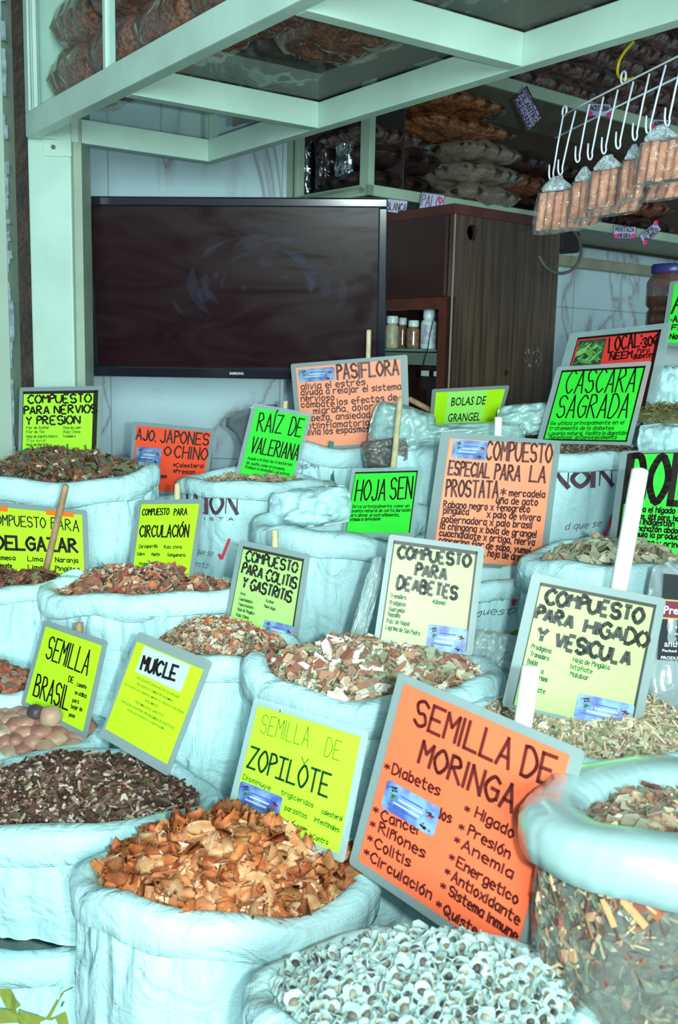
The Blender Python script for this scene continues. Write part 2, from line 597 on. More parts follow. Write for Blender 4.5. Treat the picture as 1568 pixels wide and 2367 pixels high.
def sign(label, quad, d, paper, texts, border=None, card=None, margin=0.011, sleeve=None, stick=None, lean=14, extra=None,
         name='price_sign', cat='sign', group=None, stickmat=None, stickr=0.007, wt=0.05, msides=None):
    pl = Plane(quad, d, lean, wt)
    root = empty(name, pl.at(0.5, 1.0), label, cat, group)
    mg = msides or (margin, margin, margin, margin)   # left, top, right, bottom
    mb = MB(); pl.plate(mb, -mg[0] / pl.w, -mg[1] / pl.h, 1 + mg[2] / pl.w, 1 + mg[3] / pl.h, -0.0006, 0.0012, corner=0.006)
    mb.obj('laminate_sleeve', sleeve or SLEEVE, root)
    mb = MB(); pl.plate(mb, 0, 0, 1, 1, 0.0012, 0.0010)
    mb.obj('paper', PAPER[paper], root)
    if border:
        l, t, r, b, bm = border
        mb = MB()
        for (x0, y0, x1, y1) in ((0, 0, 1, t / pl.h), (1 - r / pl.w, 0, 1, 1), (0, 1 - b / pl.h, 1, 1), (0, 0, l / pl.w, 1)):
            if x1 - x0 > 1e-5 and y1 - y0 > 1e-5:
                mb.add([pl.at(x0, y0, .0016), pl.at(x1, y0, .0016), pl.at(x1, y1, .0016), pl.at(x0, y1, .0016)], [(3, 2, 1, 0)])
        mb.obj('border', bm, root)
    mb = MB(); mp = pl.map(0.0019)
    for t in texts:
        opt = dict(t[3]) if len(t) > 3 else {}
        ink = opt.pop('ink', INK)
        if len(t[1]) == 5:
            pl.line(mb, t[0], t[1], t[2], ink, opt); continue
        s_, (u0, v0, u1, v1), th = t[0], t[1], t[2]
        box = (u0 * pl.w, v0 * pl.h, u1 * pl.w, v1 * pl.h)
        if opt.pop('print', False):
            printed(mb, mp, s_, box, ink, opt.get('bold', 0.0))
        else:
            write(mb, mp, s_, box, th, ink, **opt)
    if texts: mb.obj('lettering', None, root)
    if card: card_part(pl, root, card)
    if extra: extra(pl, root)
    if stick:
        a, b, front = stick[0], stick[1], stick[2]
        off = pl.n * ((0.010 if front else -1) * 1.0) if front else pl.n * -(stickr + 0.0025)
        n0 = pl.n
        pa = on_plane(a[0], a[1], pl.c + (n0 * (stickr + .002) if front else off), n0)
        pb = on_plane(b[0], b[1], pl.c + (n0 * (stickr + .002) if front else off), n0)
        k = 10
        mb = MB()
        rs = [stickr * 0.55] + [stickr] * (k - 1)
        pts = [pa.lerp(pb, max(0, (i - .85) / (k - 1)) if i else 0) for i in range(k)]
        mb.tube(pts, rs, 14)
        mb.obj('stick', stickmat or WOODST, root, smooth=True)
    return root, pl


# ---------------------------------------------------------------- sacks
def weave_mat(name, col, bumpk=0.25):
    if name in _m: return _m[name]
    m = mat(name, col, rough=0.55, spec=0.35)
    nt = m.node_tree; b = nt.nodes['Principled BSDF']
    tc = nt.nodes.new('ShaderNodeTexCoord')
    acc = None
    ws = []
    for dir_ in ('X', 'Z'):
        w = nt.nodes.new('ShaderNodeTexWave'); w.wave_type = 'BANDS'; w.bands_direction = dir_
        w.inputs['Scale'].default_value = 95; w.inputs['Distortion'].default_value = 0.6
        w.inputs['Detail'].default_value = 1
        nt.links.new(tc.outputs['Object'], w.inputs['Vector']); ws.append(w)
    mx = nt.nodes.new('ShaderNodeMath'); mx.operation = 'ADD'
    nt.links.new(ws[0].outputs['Fac'], mx.inputs[0]); nt.links.new(ws[1].outputs['Fac'], mx.inputs[1])
    n = nt.nodes.new('ShaderNodeTexNoise'); n.inputs['Scale'].default_value = 14; n.inputs['Detail'].default_value = 5
    n.inputs['Distortion'].default_value = 0.8
    nt.links.new(tc.outputs['Object'], n.inputs['Vector'])
    b1 = nt.nodes.new('ShaderNodeBump'); b1.inputs['Strength'].default_value = bumpk; b1.inputs['Distance'].default_value = 0.0012
    nt.links.new(mx.outputs[0], b1.inputs['Height'])
    b2 = nt.nodes.new('ShaderNodeBump'); b2.inputs['Strength'].default_value = 0.8; b2.inputs['Distance'].default_value = 0.02
    nt.links.new(n.outputs['Fac'], b2.inputs['Height']); nt.links.new(b1.outputs['Normal'], b2.inputs['Normal'])
    nt.links.new(b2.outputs['Normal'], b.inputs['Normal'])
    return m


SACK = weave_mat('white_woven_sack', (0.54, 0.82, 0.85, 1), 0.28)


class Sack:
    def __init__(s, cx, cy, d, a_px, height=0.5, ratio=0.72, seed=0, cuff=0.05, yaw=0.0, tilt=(0, 0), wav=0.008, lip=0.013, flare=0.0, fold=0.0065):
        s.c = P(cx, cy, d)
        s.rx = a_px / FPX * d
        s.ry = s.rx * ratio
        s.h = height; s.seed = seed; s.cuff = cuff; s.yaw = yaw; s.tilt = tilt; s.wav = wav; s.lip = lip; s.flare = flare; s.fold = fold
        s.lip_in = 0.94

    def rimz(s, th):
        sd = s.seed
        return (s.wav * math.sin(2 * th + sd) + s.wav * .6 * math.sin(3 * th + 2.1 * sd) + s.wav * .35 * math.sin(7 * th + sd * 3)
                + s.tilt[0] * math.cos(th) + s.tilt[1] * math.sin(th))

    def rad(s, th):
        sd = s.seed
        return 1 + 0.022 * math.sin(3 * th + sd * 1.7) + 0.018 * math.sin(2 * th + sd) + 0.008 * math.sin(5 * th + sd * 2.3)

    def dirv(s, th):
        x, y = math.cos(th) * s.rx, math.sin(th) * s.ry
        c, n = math.cos(s.yaw), math.sin(s.yaw)
        return Vector((x * c - y * n, x * n + y * c, 0))

    def pt(s, th, k, z, push=0.0):
        d = s.dirv(th) * (s.rad(th) * k)
        return s.c + d + d.normalized() * push + Vector((0, 0, z))

    def body_pt(s, th, z, off=0.0):
        """z below the rim (positive down)"""
        t = min(1, max(0, z / s.h))
        prof = 0.985 + 0.05 * math.sin(min(1, t * 1.15) * math.pi) - 0.10 * max(0, t - 0.75) / 0.25
        prof += s.flare * (1 - t)
        f = s.fold
        q = noise.noise(Vector((th * 3.2 + s.seed * 7, z * 5 + th * 1.5, s.seed)))
        q2 = noise.noise(Vector((th * 9 + s.seed * 3, z * 9 - th * 3, s.seed + 5)))
        gather = math.exp(-max(0, z - s.cuff) / 0.05)
        q3 = noise.noise(Vector((th * 14 + s.seed * 11, z * 4, 3.3 + s.seed)))
        q4 = abs(noise.noise(Vector((th * 4.5 + z * 5 + s.seed * 13, z * 3 - th, s.seed * 2))))
        push = f * 2.0 * q + f * 1.0 * q2 + f * 1.5 * gather * q3 - f * 0.9 * max(0, .16 - q4) / .16 * min(1, z / s.cuff) + off
        return s.pt(th, prof, -z + s.rimz(th) * (1 - t), push)

    def build(s, label, material=None, cuffmat=None, body='body', group='white woven sacks of herbs', name='sack', extra=None, cat='sack'):
        material = material or SACK
        root = empty(name, s.c - Vector((0, 0, s.h)), label, cat, group)
        N, Mz = 200, 56
        mb = MB()
        vs = [s.body_pt(2 * math.pi * k / N, s.cuff * 0.3 + (s.h - s.cuff * 0.3) * (j / Mz), 0.0) for j in range(Mz + 1) for k in range(N)]
        fs = [(j * N + k, (j + 1) * N + k, (j + 1) * N + (k + 1) % N, j * N + (k + 1) % N) for j in range(Mz) for k in range(N)]
        fs.append(tuple(Mz * N + k for k in range(N)))
        mb.add(vs, fs); mb.obj(body, material, root, smooth=True)
        # folded cuff
        c, l = s.cuff, s.lip
        prof = [(0.0, -c * 0.96, -0.002), (0.0, -c, l * .5), (0.0, -c * 0.93, l * .95), (0.0, -c * 0.6, l * 1.05), (0, -c * .3, l * 1.05), (0, -c * .1, l * .7), (0, -0.001, 0.0),
                (0, 0.0, -l * .8), (0, -c * .12, -l * 1.5), (0, -c * .35, -l * 1.9), (0, -c * .9, -l * 2.1), (0, -c * 1.6, -l * 2.2)]
        vs = []
        for (_, z, ps) in prof:
            for k in range(N):
                th = 2 * math.pi * k / N
                w = noise.noise(Vector((th * 4 + s.seed * 5, z * 20, s.seed))) * 0.5 + 0.5 * noise.noise(Vector((th * 11, z * 30, s.seed * 2)))
                edge = 1.0 if z < -c * 0.7 else 0.35
                zz = z + (0.009 * edge * noise.noise(Vector((th * 2.3 + s.seed, 1.7, 9 + s.seed))) if ps > 0 else 0)
                vs.append(s.pt(th, 1.0 + s.flare, zz + s.rimz(th), ps + w * 0.0035))
        fs = [(j * N + k, j * N + (k + 1) % N, (j + 1) * N + (k + 1) % N, (j + 1) * N + k) for j in range(len(prof) - 1) for k in range(N)]
        mb = MB(); mb.add(vs, fs); mb.obj('cuff', cuffmat or material, root, smooth=True)
        s.root = root
        if extra: extra(s, root)
        return s

    def print_map(s, th0, z0, off=0.006):
        """x metres rightwards as seen from outside around angle th0, y metres downwards from z0"""
        def f(x, y):
            return s.body_pt(th0 + x / s.rx, z0 + y, off)
        return f

    def find(s, px, py):
        best = None
        for i in range(0, 61):
            th = -math.pi + math.pi * i / 60
            for j in range(0, 41):
                z = s.h * j / 40
                q = proj(s.body_pt(th, z))
                e = (q[0] - px) ** 2 + (q[1] - py) ** 2
                if best is None or e < best[0]: best = (e, th, z)
        return best[1], best[2]


SS = {}


def sack(key, label, *a, **k):
    bk = {q: k.pop(q) for q in ('material', 'cuffmat', 'extra', 'name', 'group', 'cat') if q in k}
    SS[key] = Sack(*a, **k).build(label, **bk)
    return SS[key]


# ---- herb fillings
def piece_stick(rnd, L, r):
    vs = []
    b = rnd.uniform(-0.25, 0.25) * L
    for i, x in enumerate((-L / 2, 0, L / 2)):
        off = b if i == 1 else 0
        vs += [(x, off - r, -r), (x, off + r, -r), (x, off + r, r), (x, off - r, r)]
    fs = [(0, 3, 2, 1), (8, 9, 10, 11)]
    for i in (0, 4):
        fs += [(i, i + 1, i + 5, i + 4), (i + 1, i + 2, i + 6, i + 5), (i + 2, i + 3, i + 7, i + 6), (i + 3, i, i + 4, i + 7)]
    return vs, fs


def piece_leaf(rnd, L, w):
    c = rnd.uniform(0.1, 0.4) * w
    t = 0.0006
    base = [(-L / 2, 0, 0), (-L / 6, w / 2, c), (L / 4, w / 2.4, c), (L / 2, 0, 0), (L / 4, -w / 2.2, c * .6), (-L / 6, -w / 2, c)]
    n = 6
    vs = base + [(x, y, z - t) for x, y, z in base] + [(0, 0, -c * .3)]
    fs = [(i, (i + 1) % n, 12) for i in range(n)] + [tuple(range(2 * n - 1, n - 1, -1))] + [(i, n + i, n + (i + 1) % n, (i + 1) % n) for i in range(n)]
    return vs, fs


def piece_chunk(rnd, L, w):
    vs = []
    for z in (-1, 1):
        for x, y in ((-1, -1), (1, -1), (1, 1), (-1, 1)):
            vs.append((x * L / 2 * rnd.uniform(.55, 1), y * w / 2 * rnd.uniform(.55, 1), z * w / 3.2 * rnd.uniform(.5, 1)))
    return vs, [(3, 2, 1, 0), (4, 5, 6, 7), (0, 1, 5, 4), (1, 2, 6, 5), (2, 3, 7, 6), (3, 0, 4, 7)]


def piece_ball(rnd, L, w):
    r = L / 2
    vs = [(0, 0, r), (r, 0, 0), (0, r, 0), (-r, 0, 0), (0, -r, 0), (0, 0, -r)]
    return vs, [(0, 1, 2), (0, 2, 3), (0, 3, 4), (0, 4, 1), (5, 2, 1), (5, 3, 2), (5, 4, 3), (5, 1, 4)]


PC = {'stick': piece_stick, 'leaf': piece_leaf, 'chunk': piece_chunk, 'ball': piece_ball}


def herb_mat(c):
    g_ = (c[0] * .45 + c[1] * .35 + c[2] * .2)
    c = (int(c[0] * .86 + g_ * .17), int(c[1] * .80 + g_ * .17), int(c[2] * .80 + g_ * .15))
    return mat('herb_%d_%d_%d' % c, rgb(*c), rough=0.75, spec=0.25)


class Filling:
    """height field inside a sack"""

    def __init__(s, sk, dome=0.05, drop=0.022, shift=(0, 0), bump=0.012, k=0.90, seed=1, fill=None):
        s.s, s.dome, s.drop, s.shift, s.bump, s.k, s.seed = sk, dome, drop, shift, bump, k, seed

    def at(s, rho, th):
        sk = s.s
        inner = 1 - sk.lip * 1.6 / sk.rx
        d = sk.dirv(th) * (sk.rad(th) * inner * rho)
        x, y = d.x, d.y
        q = noise.noise(Vector((x * 14 + s.seed, y * 14, s.seed))) + .5 * noise.noise(Vector((x * 34 + s.seed, y * 34, s.seed)))
        ex = (math.cos(th) * rho - s.shift[0]) ** 2 + (math.sin(th) * rho - s.shift[1]) ** 2
        sh = s.shift[0] ** 2 + s.shift[1] ** 2
        dm = s.dome * (max(0, 1 - rho ** 2.2)) * (1.0 - 0.5 * max(0, min(1, ex - .2)))
        z = -s.drop + sk.rimz(th) * rho * rho + dm + s.bump * q * (1 - rho ** 6)
        return sk.c + Vector((x, y, z))

    def frame(s, rho, th):
        p = s.at(rho, th)
        a = s.at(min(1, rho + .03), th) - p
        b = s.at(rho, th + .05) - p
        n = a.cross(b)
        if n.z < 0: n = -n
        n = n.normalized() if n.length > 1e-9 else Vector((0, 0, 1))
        return p, n


def fill(key, label, pieces, n, base, dome=0.05, drop=0.022, name='herb_mix', shift=(0, 0), bump=0.012, seed=1, tiltk=0.5, lift=0.3, base_noise=None, cat='herbs', front=False):
    """pieces: list of (weight, kind, Lmin, Lmax, wmin, wmax, [colours])"""
    sk = SS[key]
    F_ = Filling(sk, dome, drop, shift, bump, seed=seed)
    mb = MB()
    R, T = 26, 72
    vs = [F_.at(0.0001, 0)]
    for i in range(1, R + 1):
        for k in range(T):
            vs.append(F_.at(i / R, 2 * math.pi * k / T))
    fs = [(0, 1 + k, 1 + (k + 1) % T) for k in range(T)]
    for i in range(R - 1):
        for k in range(T):
            fs.append((1 + i * T + k, 1 + (i + 1) * T + k, 1 + (i + 1) * T + (k + 1) % T, 1 + i * T + (k + 1) % T))
    bm = mat('filling_%s' % key, rgb(*base[0]), rough=0.85, col2=rgb(*base[1]), noise_scale=90, bump=1.0, bump_scale=160, spec=0.2)
    mb.add(vs, fs, bm)
    rnd = random.Random(seed * 77)
    tot = sum(p[0] for p in pieces)
    for _ in range(n):
        rho = math.sqrt(rnd.random()) * 0.985; th = rnd.uniform(0, 2 * math.pi)
        q = rnd.random() * tot
        for pc in pieces:
            q -= pc[0]
            if q <= 0: break
        L = rnd.uniform(pc[2], pc[3]); w = rnd.uniform(pc[4], pc[5])
        if rho > 0.9 and L > 0.02: L *= 0.6
        pv, pf = PC[pc[1]](rnd, L, w)
        p, nr = F_.frame(rho, th)
        up = (nr + Vector((rnd.gauss(0, tiltk), rnd.gauss(0, tiltk), rnd.gauss(0, .2)))).normalized()
        ax = Vector((rnd.gauss(0, 1), rnd.gauss(0, 1), rnd.gauss(0, .25)))
        ax = (ax - up * ax.dot(up)).normalized(); ay = up.cross(ax)
        lift_ = rnd.random() * lift * max(w, .004)
        o = p + nr * (lift_ + w * 0.15)
        c = rnd.choice(pc[6])
        mb.add([o + ax * a + ay * b + up * e for a, b, e in pv], pf, herb_mat(c))
    o = mb.obj(name, None)
    tag(o, label, cat, kind='stuff')
    return F_

# ================================================================ THE ROOM
A = Vector((-math.sin(math.radians(39.3)), math.cos(math.radians(39.3)), 0))    # runs back to the left
B = Vector((math.cos(math.radians(39.3)), math.sin(math.radians(39.3)), 0))     # runs back to the right
Z = Vector((0, 0, 1))


def marble(name, tile):
    m = mat(name, (0.42, 0.60, 0.68, 1), rough=0.16, spec=0.5)
    nt = m.node_tree; b = nt.nodes['Principled BSDF']
    tc = nt.nodes.new('ShaderNodeTexCoord')
    n0 = nt.nodes.new('ShaderNodeTexNoise'); n0.inputs['Scale'].default_value = 1.6; n0.inputs['Detail'].default_value = 6
    n0.inputs['Distortion'].default_value = 1.4
    mp = nt.nodes.new('ShaderNodeMapping'); mp.inputs['Rotation'].default_value = (0.4, 0.7, 0.5); mp.inputs['Scale'].default_value = (1.5, 1, 0.75)
    nt.links.new(tc.outputs['Object'], mp.inputs[0]); nt.links.new(mp.outputs[0], n0.inputs['Vector'])
    a = nt.nodes.new('ShaderNodeMath'); a.operation = 'SUBTRACT'; a.inputs[1].default_value = 0.5
    nt.links.new(n0.outputs['Fac'], a.inputs[0])
    ab = nt.nodes.new('ShaderNodeMath'); ab.operation = 'ABSOLUTE'; nt.links.new(a.outputs[0], ab.inputs[0])
    r = nt.nodes.new('ShaderNodeValToRGB')
    e = r.color_ramp.elements
    e[0].position = 0.0; e[0].color = (0.36, 0.36, 0.40, 1)
    e[1].position = 0.018; e[1].color = (0.50, 0.64, 0.70, 1)
    x = r.color_ramp.elements.new(0.05); x.color = (0.58, 0.77, 0.84, 1)
    nt.links.new(ab.outputs[0], r.inputs['Fac'])
    nt.links.new(r.outputs['Color'], b.inputs['Base Color'])
    return m


MARB = marble('marble_tile', 0.6)
PAINT = mat('mint_white_paint', (0.52, 0.72, 0.62, 1), rough=0.35, noise_amt=0.12, noise_scale=6, bump=0.05, bump_scale=30)
PAINTG = mat('cream_grey_paint', (0.36, 0.46, 0.36, 1), rough=0.5, noise_amt=0.25, noise_scale=5)
DARK = mat('dark_rusty_channel', (0.035, 0.015, 0.01, 1), rough=0.6, noise_amt=0.6, noise_scale=20, bump=0.3)
CEIL = mat('dim_ceiling', (0.09, 0.055, 0.04, 1), rough=0.8, noise_amt=0.4, noise_scale=3)
FLOOR = mat('grey_concrete_floor', (0.2, 0.2, 0.19, 1), rough=0.7, noise_amt=0.3, noise_scale=6)
SHELFP = mat('mint_shelf_paint', (0.42, 0.58, 0.44, 1), rough=0.4, noise_amt=0.15, noise_scale=8)
BEIGE = mat('beige_trim_paint', (0.36, 0.36, 0.26, 1), rough=0.5, noise_amt=0.15, noise_scale=8)
WOODD = mat('dark_laminate_wood', (0.060, 0.036, 0.024, 1), rough=0.35)


def woodify(m, ca, cb, sc_=(40, 40, 1.4)):
    nt = m.node_tree; b = nt.nodes['Principled BSDF']
    tc = nt.nodes.new('ShaderNodeTexCoord'); mp = nt.nodes.new('ShaderNodeMapping'); mp.inputs['Scale'].default_value = sc_
    n = nt.nodes.new('ShaderNodeTexNoise'); n.inputs['Scale'].default_value = 2.2; n.inputs['Detail'].default_value = 7; n.inputs['Distortion'].default_value = .3
    r = nt.nodes.new('ShaderNodeValToRGB'); r.color_ramp.elements[0].position = .35; r.color_ramp.elements[0].color = ca
    r.color_ramp.elements[1].position = .7; r.color_ramp.elements[1].color = cb
    nt.links.new(tc.outputs['Object'], mp.inputs[0]); nt.links.new(mp.outputs[0], n.inputs['Vector'])
    nt.links.new(n.outputs['Fac'], r.inputs['Fac']); nt.links.new(r.outputs['Color'], b.inputs['Base Color'])
    return m


woodify(WOODD, (0.038, 0.024, 0.018, 1), (0.10, 0.066, 0.042, 1))
WOODR = mat('red_brown_wood', (0.10, 0.026, 0.017, 1), rough=0.35, noise_amt=0.3, noise_scale=12)
WOODF = mat('dark_brown_door_wood', (0.042, 0.018, 0.014, 1), rough=0.3, noise_amt=0.35, noise_scale=8)
CRATE = mat('plain_plank_wood', (0.25, 0.16, 0.09, 1), rough=0.7, noise_amt=0.3, noise_scale=10)

FZ = 0.0


def wallbox(name, a, b, z0, z1, th, m):
    """wall standing on the line a-b; thickness goes away from the camera"""
    d = (b - a).normalized(); n = Vector((-d.y, d.x, 0))
    if n.dot(a - CAM) < 0: n = -n
    mb = MB(); mb.beam(Vector((a.x, a.y, z0)), Vector((b.x, b.y, z0)), n * th, Z * (z1 - z0))
    return tag(mb.obj(name, m), kind='structure')


# floor and ceiling
mb = MB(); mb.box(Vector((0.6, 2.2, -0.05)), Vector((3.4, 0, 0)), Vector((0, 3.6, 0)), Vector((0, 0, 0.05)))
tag(mb.obj('floor', FLOOR), kind='structure')
mb = MB(); mb.box(Vector((0.8, 4.0, 3.15)), Vector((3.4, 0, 0)), Vector((0, 2.0, 0)), Vector((0, 0, 0.05)))
tag(mb.obj('ceiling', CEIL), kind='structure')

# shelf unit lines
S0 = P(852, 440, 3.10); S0g = Vector((S0.x, S0.y, 0))
WC = S0g + A * 0.435                                   # where the side of the shelf meets the back wall
wl = Vector((-1.7, WC.y, 0))
wallbox('wall_back', wl, WC, 0, 3.1, 0.06, MARB)
wallbox('wall_right', WC, WC + B * 3.0, 0, 3.1, 0.06, MARB)
mb = MB()
for z in (0.62, 1.2715, 1.93, 2.55):
    mb.box(Vector(((wl.x + WC.x) / 2, WC.y - 0.0006, z)), Vector(((WC.x - wl.x) / 2, 0, 0)), Vector((0, .0005, 0)), Vector((0, 0, .0012)))
for x in (-1.42, -0.82, -0.22):
    mb.box(Vector((x, WC.y - 0.0006, 1.55)), Vector((.0010, 0, 0)), Vector((0, .0005, 0)), Vector((0, 0, 1.5)))
nR = Vector((B.y, -B.x, 0))
for z in (0.62, 1.28, 1.88):
    mb.box(WC + B * 1.5 + nR * .0006 + Z * z, B * 1.5, nR * .0005, Z * .0012)
for q in (0.4, 1.0, 1.6, 2.2):
    mb.box(WC + B * q + nR * .0006 + Z * 1.0, B * .0010, nR * .0005, Z * 1.0)
tag(mb.obj('trim_1', mat('tile_joint', (0.17, 0.2, 0.22, 1))), kind='structure')

# pier, roller-shutter channel and column on the left
mb = MB()
pa = P(-160, 600, 2.66); pb = P(22, 600, 2.70)
mb.box(Vector(((pa.x + pb.x) / 2, pb.y + .10, 1.5)), Vector(((pb.x - pa.x) / 2, 0, 0)), Vector((0, .12, 0)), Z * 1.5)
tag(mb.obj('wall_left', mat('left_pier_paint', (0.40, 0.52, 0.42, 1), rough=.5, noise_amt=.1, noise_scale=4)), kind='structure')
mb = MB()
qa, qb = P(30, 600, 2.72), P(66, 600, 2.74)
mb.box(Vector(((qa.x + qb.x) / 2, qb.y + .06, 1.5)), Vector(((qb.x - qa.x) / 2 + .02, 0, 0)), Vector((0, .03, 0)), Z * 1.5)
tag(mb.obj('trim_2', DARK), kind='structure')
# flaking pale strip between pier and channel
mb = MB()
rnd = random.Random(4)
x0 = P(26, 600, 2.47)
vs = []
zz = 0.9
prevw = .008
cells = []
while zz < 2.6:
    h_ = rnd.uniform(.008, .05); cells.append((zz, zz + h_, rnd.uniform(.002, .013) if rnd.random() < .85 else 0.0)); zz += h_
for a_, b_, w_ in cells:
    if w_ > 0: mb.box(Vector((pb.x + w_ / 2, pb.y - .012, (a_ + b_) / 2)), Vector((w_ / 2, 0, 0)), Vector((0, .004, 0)), Z * (b_ - a_) / 2)
tag(mb.obj('trim_3', mat('flaking_blue_grey_paint', (0.28, 0.38, 0.42, 1), rough=.6, noise_amt=.5, noise_scale=40)), kind='structure')

K1 = G(100, 297, CAM.z + 0.55)
ca, cb = P(70, 600, 2.72), P(168, 600, 2.72)
cw = cb.x - ca.x
mb = MB()
mb.box(Vector(((ca.x + cb.x) / 2, ca.y + .055, 1.5)), Vector((cw / 2, 0, 0)), Vector((0, .055, 0)), Z * 1.5)
tag(mb.obj('trim_4', PAINT, bevel=.004), kind='structure')
mb = MB()   # narrower return of the column
mb.box(Vector((cb.x + .012, ca.y + .07, 1.5)), Vector((.012, 0, 0)), Vector((0, .05, 0)), Z * 1.5)
tag(mb.obj('trim_5', PAINTG, bevel=.003), kind='structure')
# welded plate at its head
mb = MB()
pc = P(142, 342, 2.71)
mb.box(Vector((pc.x, ca.y - .003, pc.z)), Vector((.038, 0, 0)), Vector((0, .003, 0)), Z * .030)
hp = mb.obj('mounting_plate', PAINT, bevel=.001)
tag(hp, 'small white square plate on the head of the white column', 'plate')
mb = MB(); q = P(133, 347, 2.705)
mb.tube([Vector((q.x, ca.y - .0115, q.z)), Vector((q.x, ca.y - .006, q.z))], .006, 8)
o_ = mb.obj('bolt', mat('rusty_bolt', (.12, .10, .08, 1)), hp)

# ---------------------------------------------------------------- hanging glazed cabinet (canopy)
ZB = CAM.z + 0.55
KC = G(495, 380, ZB)              # far lower corner
A_wall, B_wall = A, B
A = (KC - G(1568, 64, ZB)).normalized(); B = Vector((A.y, -A.x, 0))
RH, RW = 0.062, 0.034
off1 = (K1 - KC).dot(B)           # distance of the front rail along -B
Kf = KC + B * off1                # foot of the front rail opposite KC
cab = empty('hanging_display_cabinet', KC, 'white metal framed glass display cabinet hanging overhead, herbs stored inside', 'display cabinet')
ends = [0.0, 0, 0, 0]
sB = (G(780, 304, ZB) - KC).dot(-A)
sC = (G(1240, 162, ZB) - KC).dot(-A)
stn = [-0.004, sB, sC, sC + (sC - sB) * 1.05]
LEN = stn[-1] + 0.05


def rail(name, a, b, side, up, m=PAINT):
    mb = MB(); mb.beam(a, b, side, up)
    return mb.obj(name, m, cab, bevel=.002)


Kf0 = Kf
rail('front_rail', Kf + A * 0.0, Kf - A * LEN, B * RW, Z * RH)
rail('back_rail', KC, KC - A * LEN, -B * RW, Z * RH)
for i, s_ in enumerate(stn):
    a = Kf - A * s_ + B * RW
    b = KC - A * s_ - B * RW
    rail('cross_rail', a, b, A * RW * (-1 if i == 0 else 1), Z * RH)
GLASS = film_mat('cabinet_glass', rgb(120, 130, 130), 0.95, rough=0.03, bump=0.0)
for i in range(3):
    a = Kf - A * (stn[i]) + B * 0.01 + Z * (RH + .002)
    mb = MB(); mb.beam(a, a - A * (stn[i + 1] - stn[i]), (KC - Kf) - B * .02, Z * .005)
    mb.obj('floor_pane', GLASS, cab)
# uprights and upper frame
TOPH = 0.72
UP = RW * .9
for s_ in (0.0, stn[2] + .3):
    mb = MB(); mb.beam(Kf - A * s_ + Z * RH, Kf - A * s_ + Z * TOPH, B * UP, -A * UP); mb.obj('upright', PAINT, cab, bevel=.002)
mb = MB(); mb.beam(Kf - A * (sB * .86) + Z * RH + B * .004, Kf - A * (sB * .86) + Z * TOPH + B * .004, B * UP * .8, -A * UP * .55); mb.obj('upright', PAINT, cab, bevel=.002)
mb = MB(); mb.beam(KC + Z * RH - B * UP, KC + Z * TOPH - B * UP, B * UP, -A * UP); mb.obj('upright', PAINT, cab, bevel=.002)
rail('top_rail', Kf + Z * TOPH, Kf - A * LEN + Z * TOPH, B * RW, Z * RW)
rail('top_rail', KC + Z * TOPH, KC - A * LEN + Z * TOPH, -B * RW, Z * RW)
mb = MB()
for w0, w1 in ((0.042, 0.052), (0.060, 0.066)):
    mb.beam(Kf - A * w0 + Z * RH + B * .002, Kf - A * w0 + Z * TOPH + B * .002, B * .01, -A * (w1 - w0))
mb.obj('glazing_strip', PAINT, cab)
mb = MB(); mb.beam(Kf - A * .06 + Z * RH + B * .010, Kf - A * LEN + Z * RH + B * .010, B * .004, Z * (TOPH - RH)); mb.obj('front_pane', GLASS, cab)
mb = MB(); mb.beam(Kf + Z * (TOPH + RW), Kf - A * LEN + Z * (TOPH + RW), KC - Kf, Z * .01); mb.obj('roof_panel', CEIL, cab)
# dark backboard behind the stored goods of the second and third bay
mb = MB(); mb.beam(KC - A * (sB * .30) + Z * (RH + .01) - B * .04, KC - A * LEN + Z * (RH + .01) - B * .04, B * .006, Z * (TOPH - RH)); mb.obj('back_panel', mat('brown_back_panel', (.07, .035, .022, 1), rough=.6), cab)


# ---------------------------------------------------------------- pillow bags
def pillow(c, U, V, N, bulge, seed=0, nu=26, nv=18, wrinkle=.006, power=.55):
    """U,V half-axis vectors, N unit normal; returns verts, faces of a sealed filled bag"""
    vs = []; fs = []
    for side in (1, -1):
        for j in range(nv + 1):
            for i in range(nu + 1):
                u = -1 + 2 * i / nu; v = -1 + 2 * j / nv
                k = max(0, (1 - u ** 4)) ** power * max(0, (1 - v ** 4)) ** power
                w = noise.noise(Vector((u * 2.5 + seed * 3, v * 2.5, seed))) * wrinkle * 2 + noise.noise(Vector((u * 7 + seed * 3, v * 6, seed + side))) * wrinkle
                pin = 1 - .06 * (1 - abs(v)) * 0 - 0.10 * u * u * v * v
                vs.append(c + U * (u * pin) + V * (v * pin) + N * (side * bulge * k + w * (0.35 + k)))
    m_ = (nu + 1) * (nv + 1)
    for sd in (0, 1):
        for j in range(nv):
            for i in range(nu):
                a = sd * m_ + j * (nu + 1) + i
                q = (a, a + 1, a + nu + 2, a + nu + 1)
                fs.append(q if sd == 0 else q[::-1])
    for i in range(nu):
        fs.append((i + 1, i, m_ + i, m_ + i + 1)); a = nv * (nu + 1) + i
        fs.append((a, a + 1, m_ + a + 1, m_ + a))
    for j in range(nv):
        a = j * (nu + 1); fs.append((a, a + nu + 1, m_ + a + nu + 1, m_ + a)); b = a + nu
        fs.append((b + nu + 1, b, m_ + b, m_ + b + nu + 1))
    return vs, fs


def bagmat(name, c1, c2, scale=70, coat=1.0, bump=.5, bs=26):
    if name in _m: return _m[name]
    m = mat(name, c1, rough=.55, coat=coat, col2=c2, noise_scale=scale, bump=bump, bump_scale=bs)
    m.node_tree.nodes['Principled BSDF'].inputs['Coat Roughness'].default_value = .1
    return m


